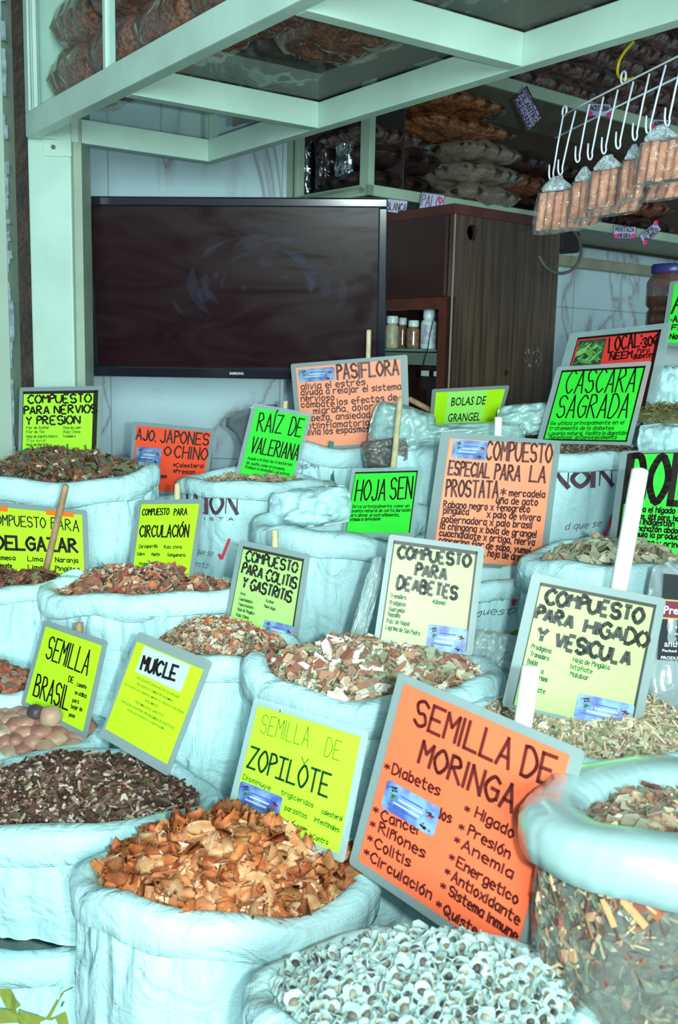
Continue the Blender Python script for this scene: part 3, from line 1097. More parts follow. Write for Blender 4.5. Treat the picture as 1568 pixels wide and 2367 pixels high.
BM_CHIP = bagmat('bag_of_brown_chips', rgb(150, 84, 52), rgb(72, 42, 32), 120)
BM_DARK = bagmat('bag_of_dark_seeds', rgb(58, 34, 30), rgb(28, 14, 12), 160)
BM_GREY = bagmat('bag_of_grey_seeds', rgb(150, 140, 122), rgb(105, 92, 82), 260)
BM_ORNG = bagmat('bag_of_orange_peel', rgb(180, 118, 74), rgb(110, 64, 38), 90)
BM_HAZE = bagmat('bag_of_hazy_bark', rgb(118, 98, 92), rgb(70, 50, 45), 60)
SEAL = film_mat('bag_seal_film', rgb(150, 165, 170), .45, rough=.1, bump=.8, bscale=60)


def bag(label, c, U, V, N, bulge, m, seed, group=None, name='plastic_bag', cat='bag', seal=0.0, glossy=True):
    mb = MB(); vs, fs = pillow(c, U, V, N, bulge, seed)
    mb.add(vs, fs)
    o = mb.obj(name, m, smooth=True)
    tag(o, label, cat, group)
    if seal:
        mb = MB(); e = U.normalized() * seal
        vs, fs = pillow(c + U + e * .45, e * .55, V * .8, N, .004, seed + 9, 8, 14, wrinkle=.008); mb.add(vs, fs)
        mb.obj('sealed_end', SEAL, o, smooth=True)
    return o


# goods inside the glazed cabinet: stacked bags standing behind the front glass
rnd = random.Random(11)
GL = 'bags of brown chips behind the cabinet glass'
n_ = 0
pos_words = ['nearest the column', 'second from the column', 'third from the column', 'fourth from the column', 'fifth from the column']
for lay, hz in ((0, RH + .012 + .065), (1, RH + .20), (2, RH + .33)):
    for i in range(5):
        s_ = .17 + i * .27 + lay * .03
        c = Kf - A * s_ + B * .14 + Z * hz
        bag('brown chips in a clear bag behind the cabinet glass, %s, %s layer' % (pos_words[i], ['bottom', 'middle', 'top'][lay]),
            c, -A * .135, B * .11, (Z + B * rnd.uniform(-.1, .1)).normalized(), .062, BM_CHIP, n_ * 1.3, GL)
        n_ += 1
for i in range(4):
    s_ = .62 + i * .30
    c = KC - A * s_ - B * .19 + Z * (RH + .07)
    bag('dark brown bag lying on the overhead glass floor, %s along the back' % ['first', 'second', 'third', 'fourth'][i],
        c, -A * .14, B * .12, Z, .058, BM_CHIP if i % 2 else BM_DARK, 40 + i, 'bags on the overhead glass floor')
# white board lying in the first bay
mb = MB(); mb.beam(KC - A * (sB * .28) + Z * (RH + .07) - B * .02, KC - A * (sB * .30) + Z * (RH + .07) - B * .50, -A * (sB * .5), Z * .012)
tag(mb.obj('grey_board', mat('grey_board', (.10, .11, .10, 1), rough=.6)), 'dark grey board lying across the first bay of the hanging cabinet', 'board')

A, B = A_wall, B_wall
# ---------------------------------------------------------------- television
TVP = Plane([(185, 453), (897, 458), (890, 879), (212, 868)], 2.95, lean=-14, wt=0.02)
tv = empty('television', TVP.at(.5, 1), 'wide black flat-screen television tilted forward on the marble wall', 'television')
BEZ = mat('glossy_black_plastic', (0.012, 0.012, 0.022, 1), rough=.16, coat=1.0)
mb = MB()
bw, bh = .026 / TVP.w, .026 / TVP.h
TVP.plate(mb, 0, 0, 1, bh, .012, .03); TVP.plate(mb, 0, 1 - bh * 1.25, 1, 1, .012, .03)
TVP.plate(mb, 0, bh, bw, 1 - bh * 1.25, .012, .03); TVP.plate(mb, 1 - bw, bh, 1, 1 - bh * 1.25, .012, .03)
mb.obj('bezel', BEZ, tv, bevel=.004)
SCR = mat('dark_screen', (0.016, 0.004, 0.006, 1), rough=.3)
nt = SCR.node_tree; b_ = nt.nodes['Principled BSDF']
tc = nt.nodes.new('ShaderNodeTexCoord'); mp = nt.nodes.new('ShaderNodeMapping'); mp.inputs['Scale'].default_value = (1.6, 1, 5.5); mp.inputs['Rotation'].default_value = (0, .35, 0)
n1 = nt.nodes.new('ShaderNodeTexNoise'); n1.inputs['Scale'].default_value = 1.6; n1.inputs['Detail'].default_value = 6; n1.inputs['Distortion'].default_value = 2.2
r1 = nt.nodes.new('ShaderNodeMapRange'); r1.inputs[1].default_value = .35; r1.inputs[2].default_value = .7; r1.inputs[3].default_value = .22; r1.inputs[4].default_value = .42
nt.links.new(tc.outputs['Object'], mp.inputs[0]); nt.links.new(mp.outputs[0], n1.inputs['Vector'])
nt.links.new(n1.outputs['Fac'], r1.inputs[0]); nt.links.new(r1.outputs[0], b_.inputs['Roughness'])
b_.inputs['Specular IOR Level'].default_value = .16
mb = MB(); TVP.plate(mb, bw * .8, bh * .8, 1 - bw * .8, 1 - bh, .004, .006)
scr = mb.obj('screen', SCR, tv)
mb = MB()          # wiped smears, with the flash's bluish haze painted into their colour
rnd = random.Random(8)
SM = film_mat('dust_smear', rgb(110, 130, 185), .965, rough=.6, bump=0)
for k in range(26):
    cx_, cy_ = .60 + rnd.gauss(0, .03), .46 + rnd.gauss(0, .03)
    r_ = rnd.uniform(.10, .36); a0 = rnd.uniform(2.3, 6.2); a1 = a0 + rnd.uniform(.3, 1.0)
    w_ = rnd.uniform(.006, .030)
    vs = []
    for i in range(15):
        a = a0 + (a1 - a0) * i / 14
        ww = w_ * math.sin(math.pi * i / 14)
        for e in (-1, 1):
            x_ = cx_ + (r_ + e * ww) * math.cos(a) * .78; y_ = cy_ + (r_ + e * ww) * math.sin(a) * .95
            vs.append(TVP.at(min(.965, max(.03, x_)), min(.95, max(.06, y_)), .0046 + k * .00001))
    mb.add(vs, [(2 * i, 2 * i + 1, 2 * i + 3, 2 * i + 2) for i in range(14)])
mb.obj('smears_painted_haze', SM, scr)
mb = MB(); TVP.plate(mb, .06, .08, .94, .92, -.02, .035); mb.obj('back_shell', mat('matt_black', (.01, .01, .01, 1)), tv, bevel=.006)
mb = MB(); printed(mb, TVP.map(.0125), 'SAMSUNG', (.472 * TVP.w, (1 - bh * .78) * TVP.h, .520 * TVP.w, (1 - bh * .46) * TVP.h), bold=.02)
mb.obj('maker_lettering', mat('silver_lettering', (.7, .8, .85, 1), rough=.3), tv)
# wall bracket
mb = MB(); c = TVP.at(.5, .5, -.05); mb.beam(c, Vector((c.x, WC.y - .003, c.z)), Vector((.08, 0, 0)), Z * .08)
mb.obj('wall_bracket', mat('matt_black', (0, 0, 0, 1)), tv)
# dark thin object hanging between column and television
mb = MB(); a = P(194, 540, 3.44); b = P(197, 742, 3.44)
mb.tube([a, a.lerp(b, .8), a.lerp(b, .8), b], [.006, .012, .013, .014], 10)
o = mb.obj('closed_umbrella', mat('brown_black_cloth', (.03, .015, .012, 1), rough=.4), smooth=True)
tag(o, 'thin dark rod hanging between the white column and the television', 'rod')
mb = MB(); mb.tube([P(197, 739, 3.44), P(197, 744, 3.44)], .0155, 10); mb.obj('end_cap', mat('silver_lettering', (0, 0, 0, 1)), o)
o.name = 'hanging_rod'

# ---------------------------------------------------------------- dark wooden cupboard
CC = P(1046, 640, 2.93); CCg = Vector((CC.x, CC.y, 0))
zt = on_plane(1048, 470, CCg, Vector((0, -1, 0))).z
cw_l, cw_r = .52, .485
cup = empty('wooden_cupboard', CCg, 'tall dark brown wooden cupboard with open bottle shelf beside the television', 'cupboard')


def onL(px, py, off=0.0):      # point on left (A) face
    return on_plane(px, py, CCg - B * off, -B)


def onR(px, py, off=0.0):
    return on_plane(px, py, CCg - A * off, -A)


T_ = .018
mb = MB()
# right side panel with a round hole
hc = onR(1092, 538); hr = .022
zc = hc.z; sc_ = (hc - CCg).dot(B)
a0, z0_, z1_ = 0.0, 0.0, zt - .03
ring = []
n_ = 24
outer = []
for k in range(n_):
    w = 2 * math.pi * k / n_
    ring.append((sc_ + math.cos(w) * hr * (1 + .08 * math.sin(3 * w)), zc + math.sin(w) * hr * 1.05))
    x, z = math.cos(w), math.sin(w)
    q = .05 / max(abs(x), abs(z))
    outer.append((sc_ + x * q, zc + z * q))
for fr, nn_ in ((0, 1), (T_, -1)):
    vs = [CCg + B * s_ + Z * z + A * fr for s_, z in ring + outer]
    mb.add(vs, [((k, (k + 1) % n_, n_ + (k + 1) % n_, n_ + k)) for k in range(n_)])
vs = [CCg + B * s_ + Z * z + A * fr for fr in (0, T_) for s_, z in ring]
mb.add(vs, [(k, n_ + k, n_ + (k + 1) % n_, (k + 1) % n_) for k in range(n_)])
x0, x1, y0, y1 = sc_ - .05, sc_ + .05, zc - .05, zc + .05
for (xa, xb, za, zb) in ((0, cw_r, 0, y0), (0, cw_r, y1, z1_), (0, x0, y0, y1), (x1, cw_r, y0, y1)):
    mb.beam(CCg + B * xa + Z * za, CCg + B * xb + Z * za, A * T_, Z * (zb - za))
mb.obj('side_panel', WOODD, cup)
mb = MB(); mb.beam(CCg - A * .004 + Z * z1_ - B * .004, CCg + B * (cw_r + .006) - A * .004 + Z * z1_, A * (cw_l + .01), Z * .03)
mb.obj('top_board', WOODR, cup, bevel=.002)
zd = onL(960, 688).z       # bottom of upper door
zs = onL(960, 716).z
mb = MB(); mb.beam(CCg + Z * zd + A * .02, CCg + Z * zd + A * cw_l, -B * .014, Z * (z1_ - zd)); mb.obj('door', WOODF, cup, bevel=.002)
mb = MB()
sl = (onL(1012, 760) - CCg).dot(A)
mb.beam(CCg + Z * 0, CCg + A * sl, B * T_, Z * zd)
mb.beam(CCg + Z * zs + A * sl, CCg + Z * zs + A * cw_l, B * T_, Z * (zd - zs))
mb.obj('front_frame', WOODR, cup, bevel=.001)
mb = MB(); mb.beam(CCg + B * .002 - A * .001, CCg + B * .004 - A * .001 + Z * z1_, -A * .002, -B * .006); mb.obj('corner_edge', mat('worn_edge', (.25, .2, .16, 1)), cup)
mb = MB(); mb.beam(CCg + B * .40 + A * T_, CCg + B * .40 + A * cw_l, B * .01, Z * z1_)
mb.beam(CCg + A * (cw_l - .01) + B * .01, CCg + A * (cw_l - .01) + B * .40, A * .01, Z * z1_); mb.obj('inner_panel', WOODF, cup)
zg = onL(950, 806).z; zg2 = onL(950, 843).z
mb = MB(); mb.beam(CCg + A * T_ + Z * (zg - .008) + B * .02, CCg + A * (cw_l - .01) + Z * (zg - .008) + B * .02, B * .34, Z * .008); mb.obj('glass_shelf', mat('greenish_glass_shelf', (.10, .20, .17, 1), rough=.1), cup)
mb = MB(); mb.beam(CCg + A * sl + Z * zg2, CCg + A * (cw_l - .01) + Z * zg2, B * .34, Z * (zg - .012 - zg2)); mb.obj('drawer_front', mat('grey_green_rail', (.10, .14, .11, 1), rough=.4), cup)
mb = MB(); a = onL(975, 862); b = onL(1010, 862)
mb.box(onL(983, 863, .03), A * .016, B * .001, Z * .008); mb.box(onL(1006, 864, .03), A * .005, B * .001, Z * .007)
mb.obj('stuck_label', mat('pale_label', (.35, .4, .42, 1)), cup)
# scraped paint marks on the side panel
mb = MB(); rnd = random.Random(5)
for k in range(16):
    px, py = 1215 + rnd.uniform(0, 40), 808 + rnd.uniform(0, 42)
    p = onR(px, py, .0008)
    h_ = rnd.uniform(.004, .014); w_ = rnd.uniform(.0012, .003)
    mb.add([p - B * w_, p + B * w_, p + B * w_ * .6 + Z * h_, p - B * w_ + Z * h_ * .8], [(0, 1, 2, 3)])
mb.obj('scraped_mark', mat('scrape_grey', (.20, .22, .22, 1)), cup)
mb = MB(); q_ = onR(1170, 862); mb.tube([q_ + A * .002, q_ - A * .004], [.010, .008], 14); mb.obj('dark_knob', mat('knob_brown', (.03, .015, .01, 1), rough=.3), cup)

# bottles on the glass shelf
BW = mat('white_bottle_plastic', (.5, .62, .62, 1), rough=.35)
BLAB = mat('pale_bottle_label', (.45, .55, .60, 1), rough=.5, col2=(.30, .28, .34, 1), noise_scale=60)
BBR = mat('amber_bottle_contents', (.22, .12, .07, 1), rough=.2, coat=.6, noise_amt=.4, noise_scale=60)
BOL = mat('beige_bottle_label', (.36, .33, .22, 1), rough=.5, noise_amt=.3, noise_scale=50)
for i, (px, pyt, w, capw, body, lab, dd) in enumerate((
        (990, 717, 36, 26, BW, 'white tablet bottle with printed label, tallest on the glass shelf', .06),
        (955, 741, 30, 24, BBR, 'brown bottle with white cap beside the tall white bottle', .05),
        (930, 735, 22, 18, BBR, 'narrow brown bottle with white cap behind its neighbours', .13),
        (906, 731, 30, 26, BOL, 'beige-labelled bottle with white cap beside the television edge', .05))):
    p = onL(px, 800, -dd); base = Vector((p.x, p.y, zg + .0005))
    ht = onL(px, pyt, -dd).z - zg
    r = w / FPX * (p.y) / 2 * 1.0
    t = empty('pill_bottle', base, lab, 'bottle', 'bottles on the glass shelf')
    cr = capw / FPX * p.y / 2
    mb = MB(); mb.lathe(base, [(r * .9, 0), (r, .004), (r, ht * .66), (r * .9, ht * .72), (cr * .8, ht * .76), (cr * .8, ht * .8)], 24); mb.obj('body', body, t, smooth=True)
    mb = MB(); mb.lathe(base, [(cr, ht * .77), (cr * 1.02, ht * .8), (cr * 1.02, ht * .97), (cr * .92, ht)], 24); mb.obj('cap', BW, t, smooth=True)
    mb = MB(); mb.lathe(base, [(r * 1.01, ht * .12), (r * 1.012, ht * .13), (r * 1.012, ht * .6), (r * 1.01, ht * .61)], 24); mb.obj('bottle_label', BLAB if i == 0 else body, t, smooth=True)
# thin black cable in front of the bottles
mb = MB(); mb.tube([onL(x, y, .004 + k_) for x, y, k_ in ((1012, 722, .0), (1001, 745, .008), (994, 775, .01), (990, 803, .012), (982, 830, .01), (975, 860, .004))], .0018, 8)
tag(mb.obj('black_cable', mat('cable_black', (.01, .01, .012, 1), rough=.4), smooth=True), 'thin black cable hanging in front of the white bottle', 'cable')

# ---------------------------------------------------------------- shelving at the back right
sh = empty('shelving_unit', S0g, 'mint painted shelving running along the right wall, packed with bags', 'shelving')


def onS(px, py, off=0.0):
    return on_plane(px, py, S0g - A * off, -A)


zl1 = onS(862, 426).z; zl0 = onS(862, 452).z
zu1 = onS(1200, 186).z; zu0 = onS(1200, 216).z
DEP = .40
mb = MB(); mb.beam(S0g + Z * zl0, S0g + B * 2.4 + Z * zl0, A * .018, Z * (zl1 - zl0)); mb.obj('shelf_edge', SHELFP, sh, bevel=.002)
mb = MB(); mb.beam(S0g + Z * (zl1 - .024) + A * .018, S0g + B * 2.4 + Z * (zl1 - .024) + A * .018, A * (DEP - .02), Z * .015); mb.obj('shelf_board', BEIGE, sh)
mb = MB(); mb.beam(S0g + Z * zu0 + B * .0, S0g + B * 2.4 + Z * zu0, A * .018, Z * (zu1 - zu0)); mb.obj('shelf_edge', SHELFP, sh, bevel=.002)
mb = MB(); mb.beam(S0g + Z * (zu0 + .01) + A * .018, S0g + B * 2.4 + Z * (zu0 + .01) + A * .018, A * (DEP - .02), Z * .015); mb.obj('shelf_board', BEIGE, sh)
mb = MB(); mb.beam(S0g + Z * zl0, S0g + Z * 3.0, B * .024, A * .045); mb.obj('corner_post', SHELFP, sh, bevel=.002)
# beige moulding lower on the wall
zm1 = on_plane(1300, 590, WC, nR).z; zm0 = on_plane(1300, 612, WC, nR).z
mb = MB(); mb.beam(WC + B * .3 + Z * (zm0 - .01), WC + B * 2.9 + Z * (zm0 - .01), nR * .05, Z * .045)
tag(mb.obj('trim_6', BEIGE, bevel=.004), kind='structure')
# side compartment facing left, holding foil packs
zt0 = on_plane(760, 442, S0g, -B).z; zt1 = CAM.z + .80


def onT(px, py, off=0.0):
    return on_plane(px, py, S0g - B * off, -B)


s1 = (onT(688, 400) - S0g).dot(A); s2 = (onT(640, 400) - S0g).dot(A)
mb = MB(); mb.beam(S0g + A * .045 + Z * zl0, S0g + A * s1 + Z * zl0, B * .02, Z * .035); mb.obj('side_rail', SHELFP, sh, bevel=.002)
mb = MB(); mb.beam(S0g + A * s1 + Z * zl0, S0g + A * s1 + Z * 3.0, A * (s2 - s1) * .6, B * .03); mb.obj('side_post', SHELFP, sh, bevel=.002)
mb = MB(); mb.beam(S0g + A * .02 + B * .16 + Z * zl0, S0g + A * .42 + B * .16 + Z * zl0, B * .006, Z * 1.0); mb.obj('partition', mat('dark_partition', (.04, .03, .03, 1)), sh)
mb = MB(); mb.beam(S0g + A * .03 + Z * (zl0 + .02) + B * .0, S0g + A * s1 + Z * (zl0 + .02), B * .16, Z * .012); mb.obj('side_shelf_board', PAINTG, sh)
FOIL = mat('silver_foil', (.55, .62, .64, 1), rough=.22, metal=1.0, bump=.9, bump_scale=22)
FOILD = mat('dark_foil', (.10, .08, .09, 1), rough=.25, metal=.8, bump=.9, bump_scale=25)
zz = zl0 + .034
for i, (px, w, m_, lab) in enumerate(((800, .040, FOIL, 'large silver foil pack standing nearest the shelf corner post'), (750, .030, FOILD, 'dark foil pack standing between two silver packs'),
                                      (708, .028, FOIL, 'slim silver foil pack standing farthest from the corner post'))):
    p = onT(px, 400, -.06)
    c = Vector((p.x, p.y, zz + .10))
    mb = MB(); vs, fs = pillow(c, A * w, Z * .10, -B, .026, 60 + i, wrinkle=.004); mb.add(vs, fs)
    tag(mb.obj('foil_pack', m_, smooth=True), lab, 'foil pack', 'foil packs in the side compartment')

# bags on the lower shelf
zs_ = zl1 + .001 - .009
BV = A * .16


def shelf_bag(label, px, k, halfw, thick, m, seed, depth=.16, seal=.05, zbase=None, up=0):
    """bag lying on the shelf; centre along the shelf at photo column px"""
    s_ = (onS(px, 420) - S0g).dot(B)
    c = S0g + B * s_ + A * depth + Z * ((zs_ if zbase is None else zbase) + up + thick * (2 * k + 1))
    return bag(label, c, B * halfw, A * .14, (Z + A * .06).normalized(), thick, m, seed, 'bags stacked on the lower shelf', seal=seal)


shelf_bag('bag of dark seeds, lowest of the left stack on the lower shelf', 950, 0, .175, .036, BM_DARK, 1)
shelf_bag('bag of dark seeds, upper of the left stack on the lower shelf', 965, 1, .165, .040, BM_DARK, 2)
shelf_bag('bag of brown leaves on top of the dark seed bags', 940, 2.2, .15, .033, BM_HAZE, 3)
shelf_bag('bag of grey seeds, lowest of the middle stack on the lower shelf', 1135, 0, .150, .036, BM_GREY, 4, depth=.10, seal=0)
shelf_bag('bag of grey seeds, second up in the middle stack', 1135, 1, .155, .036, BM_GREY, 5, depth=.10, seal=0)
shelf_bag('bag of grey seeds, third up in the middle stack', 1130, 2, .15, .036, BM_GREY, 6, depth=.10, seal=0)
shelf_bag('bag of orange brown peel under another one, below the frame', 1075, 3.4, .21, .031, BM_ORNG, 7, depth=.09, seal=.03)
shelf_bag('bag of orange brown peel, topmost on the lower shelf', 1070, 4.45, .20, .033, BM_ORNG, 8, depth=.11, seal=.03)
for i in range(4):
    for k in range(3 if i < 3 else 2):
        shelf_bag('dark bag in the shadowed part of the lower shelf, %s stack from the cupboard, %s' % (['first', 'second', 'third', 'fourth'][i], ['bottom', 'middle', 'top'][k]),
                  1270 + i * 95, k, .15, .040, [BM_DARK, BM_CHIP, BM_DARK][(i + k) % 3], 20 + i * 3 + k, depth=.2, seal=.03)
# bags on the upper shelf
zU = zu0 + .026
for i, (px, n2) in enumerate(((1280, 3), (1400, 5), (1500, 5), (1590, 5))):
    for k in range(n2):
        s_ = (onS(px, 180) - S0g).dot(B)
        th_ = .048 if k == 0 else .042
        c = S0g + B * s_ + A * (.15 + .03 * k) + Z * (zU + .048 + .088 * k)
        bag('hazy plastic bag of bark on the upper shelf, %s stack from the frame, %s' % (['first', 'second', 'third', 'last'][i], ['bottom', 'second', 'third', 'fourth', 'top'][k]),
            c, B * .17, A * .15, Z, th_, BM_HAZE, 50 + i * 6 + k, 'bags stacked on the upper shelf', seal=.02)
# dark board behind the bags so that the shelf backs read dark
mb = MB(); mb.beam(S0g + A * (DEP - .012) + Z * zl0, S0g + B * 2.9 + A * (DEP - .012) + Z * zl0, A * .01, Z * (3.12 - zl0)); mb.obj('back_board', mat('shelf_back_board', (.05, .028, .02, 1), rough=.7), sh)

# price tags on the shelves
PINK = mat('pink_drawing_pin', (.75, .03, .20, 1), rough=.3)
for lab, quad, d, tx, pins in (
        ('small lilac tag reading PALO above the cupboard', [(975, 443), (1030, 450), (1022, 492), (968, 486)], 3.2, [('PALO', (.08, .15, .85, .75))], [(.85, .35)]),
        ('small lilac tag partly hidden beside the television corner', [(893, 458), (944, 463), (938, 496), (892, 490)], 3.08, [('BLANCA', (.05, .3, .95, .8))], []),
        ('tilted tag reading SEMILLA CILANTRO OREGANO hanging from the upper shelf', [(1218, 198), (1254, 273), (1222, 305), (1187, 231)], 3.05,
         [('SEMILLA', (.05, .06, .95, .22)), ('CILANTRO', (.05, .32, .95, .55)), ('OREGANO', (.05, .66, .95, .92))], []),
        ('faint tag with two pink pins on the upper shelf edge behind the wire rack', [(1361, 238), (1414, 240), (1412, 272), (1358, 268)], 3.35, [('ACEITUNA', (.1, .2, .9, .55))], [(.1, .85), (.92, .85)]),
        ('faint tag with one pink pin at the right end of the upper shelf', [(1510, 275), (1550, 277), (1548, 303), (1506, 300)], 3.5, [('AGRIMONIA', (.1, .2, .9, .6))], [(.1, .8)]),
        ('small tag reading MOSTAZA NEGRA pinned under the lower shelf', [(1418, 522), (1472, 524), (1470, 553), (1418, 552)], 3.55, [('MOSTAZA', (.1, .12, .9, .42)), ('NEGRA', (.25, .58, .75, .88))], [(.12, .82), (.88, .78)]),
        ('tilted small tag reading COPAL BLANCO with two pink pins', [(1477, 545), (1517, 511), (1530, 531), (1488, 566)], 3.6, [('COPAL', (.2, .12, .8, .45)), ('BLANCO', (.15, .56, .85, .88))], [(.94, .1), (.08, .9)])):
    pl = Plane(quad, d, 0, .4)
    root = empty('shelf_tag', pl.at(.5, 1), lab, 'tag', None)
    mb = MB(); pl.plate(mb, 0, 0, 1, 1, .001, .001); mb.obj('card', PAPER['label'], root)
    mb = MB()
    for (x0, y0, x1, y1) in ((0, 0, 1, .06), (0, .94, 1, 1), (0, 0, .03, 1), (.97, 0, 1, 1)):
        mb.add([pl.at(x0, y0, .0015), pl.at(x1, y0, .0015), pl.at(x1, y1, .0015), pl.at(x0, y1, .0015)], [(3, 2, 1, 0)])
    for s_, (u0, v0, u1, v1) in tx:
        write(mb, pl.map(.0018), s_, (u0 * pl.w, v0 * pl.h, u1 * pl.w, v1 * pl.h), .0028)
    mb.obj('lettering', INK, root)
    for u, v in pins:
        mb = MB(); mb.tube([pl.at(u, v, .001), pl.at(u, v, .006), pl.at(u, v, .0075)], [.0085, .0085, .005], 12); mb.obj('drawing_pin', PINK, root, smooth=False)

# cables beside the cupboard, black box under the shelf
mb = MB()
pts = [(1255, 520, 3.2), (1300, 520, 3.2), (1335, 545, 3.15), (1343, 590, 3.1), (1325, 622, 3.08), (1295, 632, 3.05), (1265, 620, 3.0), (1245, 590, 2.98)]
mb.tube(curve3([P(*p) for p in pts]), .005, 10)
tag(mb.obj('grey_cable', mat('grey_cable', (.10, .10, .09, 1), rough=.4), smooth=True), 'looped grey cable hanging beside the wooden cupboard', 'cable')
mb = MB(); c = P(1300, 560, 3.45); mb.box(c, B * .05, A * .04, Z * .035)
tag(mb.obj('power_adapter', mat('matt_black', (0, 0, 0, 1)), bevel=.008), 'black adapter box under the lower shelf behind the cable loop', 'adapter')

# counter and plastic jar on the far right
jb = P(1545, 752, 2.95)
mb = MB()
mb.box(Vector((jb.x + .10, jb.y + .05, (jb.z - .012) / 2)), Vector((.24, 0, 0)), Vector((0, .16, 0)), Z * ((jb.z - .012) / 2))
tag(mb.obj('white_counter', mat('counter_white', (.3, .36, .36, 1), rough=.5), bevel=.006), 'pale counter block at the far right carrying the plastic jar', 'counter')
jar = empty('plastic_jar', jb - Z * .01, 'brown plastic jar with a blue lid at the far right against the marble', 'jar')
r = 54 / FPX * 2.95
ht = P(1545, 606, 2.95).z - jb.z
mb = MB(); mb.lathe(jb - Z * .01, [(r * .88, 0), (r * .95, .006), (r * .95, ht * .25), (r * .85, ht * .3), (r, ht * .36), (r, ht * .72), (r * .8, ht * .84), (r * .78, ht * .88)], 32)
mb.obj('jar_wall', film_mat('brown_clear_plastic', rgb(95, 55, 45), .35, rough=.08, bump=.1), jar, smooth=True)
mb = MB(); mb.lathe(jb - Z * .01, [(r * .84, .006), (r * .86, ht * .24), (r * .8, ht * .3), (r * .93, ht * .37), (r * .93, ht * .50)], 24)
mb.obj('jar_contents', mat('dark_brown_contents', (.05, .02, .012, 1), rough=.6, noise_amt=.5, noise_scale=60), jar, smooth=True)
mb = MB(); mb.lathe(jb - Z * .01, [(r * .84, ht * .86), (r * .86, ht * .87), (r * .86, ht * .97), (r * .80, ht)], 32)
mb.obj('jar_lid', mat('navy_lid', (.03, .03, .16, 1), rough=.35), jar, smooth=True)

# ================================================================ SACKS
PRINTG = mat('green_sack_print', rgb(40, 125, 100), rough=.6)
PRINTM = mat('maroon_sack_print', rgb(78, 48, 66), rough=.6)
PRINTK = mat('grey_sack_print', rgb(105, 125, 140), rough=.6)
PRINTR = mat('red_tick_print', rgb(225, 60, 85), rough=.6)
PRINTY = mat('olive_leaf_print', rgb(140, 150, 62), rough=.6)


def pr(sk, root, px, py, items, m, name='print', off=.006):
    th, z = sk.find(px, py)
    f = sk.print_map(th, z, off)
    mb = MB()
    for it in items:
        if it[0] == 't':
            write(mb, f, it[1], it[2], it[3], None, seg=.012, **(it[4] if len(it) > 4 else {}))
        else:   # polyline band
            p = it[1]; w = it[2]
            for i in range(len(p) - 1):
                a, b = Vector(p[i]), Vector(p[i + 1]); d = (b - a); L = d.length; d /= L
                n = Vector((-d.y, d.x)) * w / 2
                k = max(1, int(L / .012)); vs = []
                for j in range(k + 1):
                    c = a.lerp(b, j / k); vs += [f(c.x - n.x, c.y - n.y), f(c.x, c.y), f(c.x + n.x, c.y + n.y)]
                mb.add(vs, [(3 * j + e, 3 * j + 1 + e, 3 * j + 4 + e, 3 * j + 3 + e) for j in range(k) for e in (0, 1)])
    mb.obj(name, m, root)


def x_valer(s, r):
    pr(s, r, 500, 1160, [('t', 'UNION', (-.105, -.024, .058, .028), .009, {'serif': True}),
                         ('t', 'I S T A', (-.03, .040, .05, .047), .0016)], PRINTM, off=.011)
    pr(s, r, 445, 1275, [('t', 'calidad que se', (-.04, -.012, .085, .004), .0016, {'slant': .3}), ('t', 'manifiesta', (-.04, .022, .07, .038), .0016, {'slant': .3})], PRINTK)
    pr(s, r, 522, 1272, [('l', [(-.010, .012), (-.002, .026), (.016, -.028)], .0075)], PRINTR)
    pr(s, r, 645, 1145, [('l', [(0, -.02), (.002, .025)], .012)], PRINTG)


def x_pasi(s, r):
    pr(s, r, 768, 1060, [('l', [(0, -.045), (-.002, 0), (.004, .05), (.008, .075)], .013)], PRINTG)
    pr(s, r, 690, 1040, [('l', [(-.03, .02), (0, .0), (.02, -.006)], .010)], PRINTG)
    pr(s, r, 715, 1082, [('t', 'Neto: 40 KG', (-.03, -.01, .045, .006), .0022, {'rot': -.3})], PRINTK)


def x_hig(s, r): pass


def x_casc(s, r):
    pr(s, r, 1352, 1108, [('t', 'NOIN', (-.07, -.02, .075, .020), .011, {'serif': True})], PRINTM)
    pr(s, r, 1345, 1225, [('t', 'd que se', (-.035, -.012, .05, .004), .0020, {'slant': .3, 'rot': -.08}), ('t', 'nifi', (.0, .018, .04, .030), .0018, {'slant': .3})], PRINTK)
    pr(s, r, 1403, 1215, [('l', [(-.014, .014), (-.006, .024), (.010, -.030)], .009)], PRINTR)


def x_prost(s, r):
    pr(s, r, 1135, 1375, [('t', 'd que se', (-.035, -.012, .055, .004), .0020, {'slant': .3}), ('t', 'puesta', (-.035, .020, .05, .036), .0020, {'slant': .3})], PRINTK)
    pr(s, r, 1186, 1375, [('l', [(-.012, .002), (-.004, .020), (.006, -.022)], .010)], PRINTR)
    pr(s, r, 1130, 1468, [('l', [(-.06, -.002), (.0, .006), (.045, .0), (.07, -.008)], .012)], PRINTY)


def x_low(s, r):
    pr(s, r, 60, 2330, [('l', [(-.05, .02), (-.02, .015), (.03, .03), (.06, .03)], .022)], PRINTY)
    pr(s, r, 30, 2290, [('l', [(-.05, -.02), (-.02, .0), (.00, .03)], .022)], PRINTY)
    pr(s, r, 105, 2345, [('l', [(0, .01), (.02, -.02), (.045, -.035)], .006)], PRINTY)
    pr(s, r, 165, 2290, [('l', [(-.02, .02), (0, .0), (.03, -.02)], .005)], PRINTG)
    pr(s, r, 165, 2345, [('t', 'ent', (-.005, -.012, .035, .006), .005)], PRINTK)


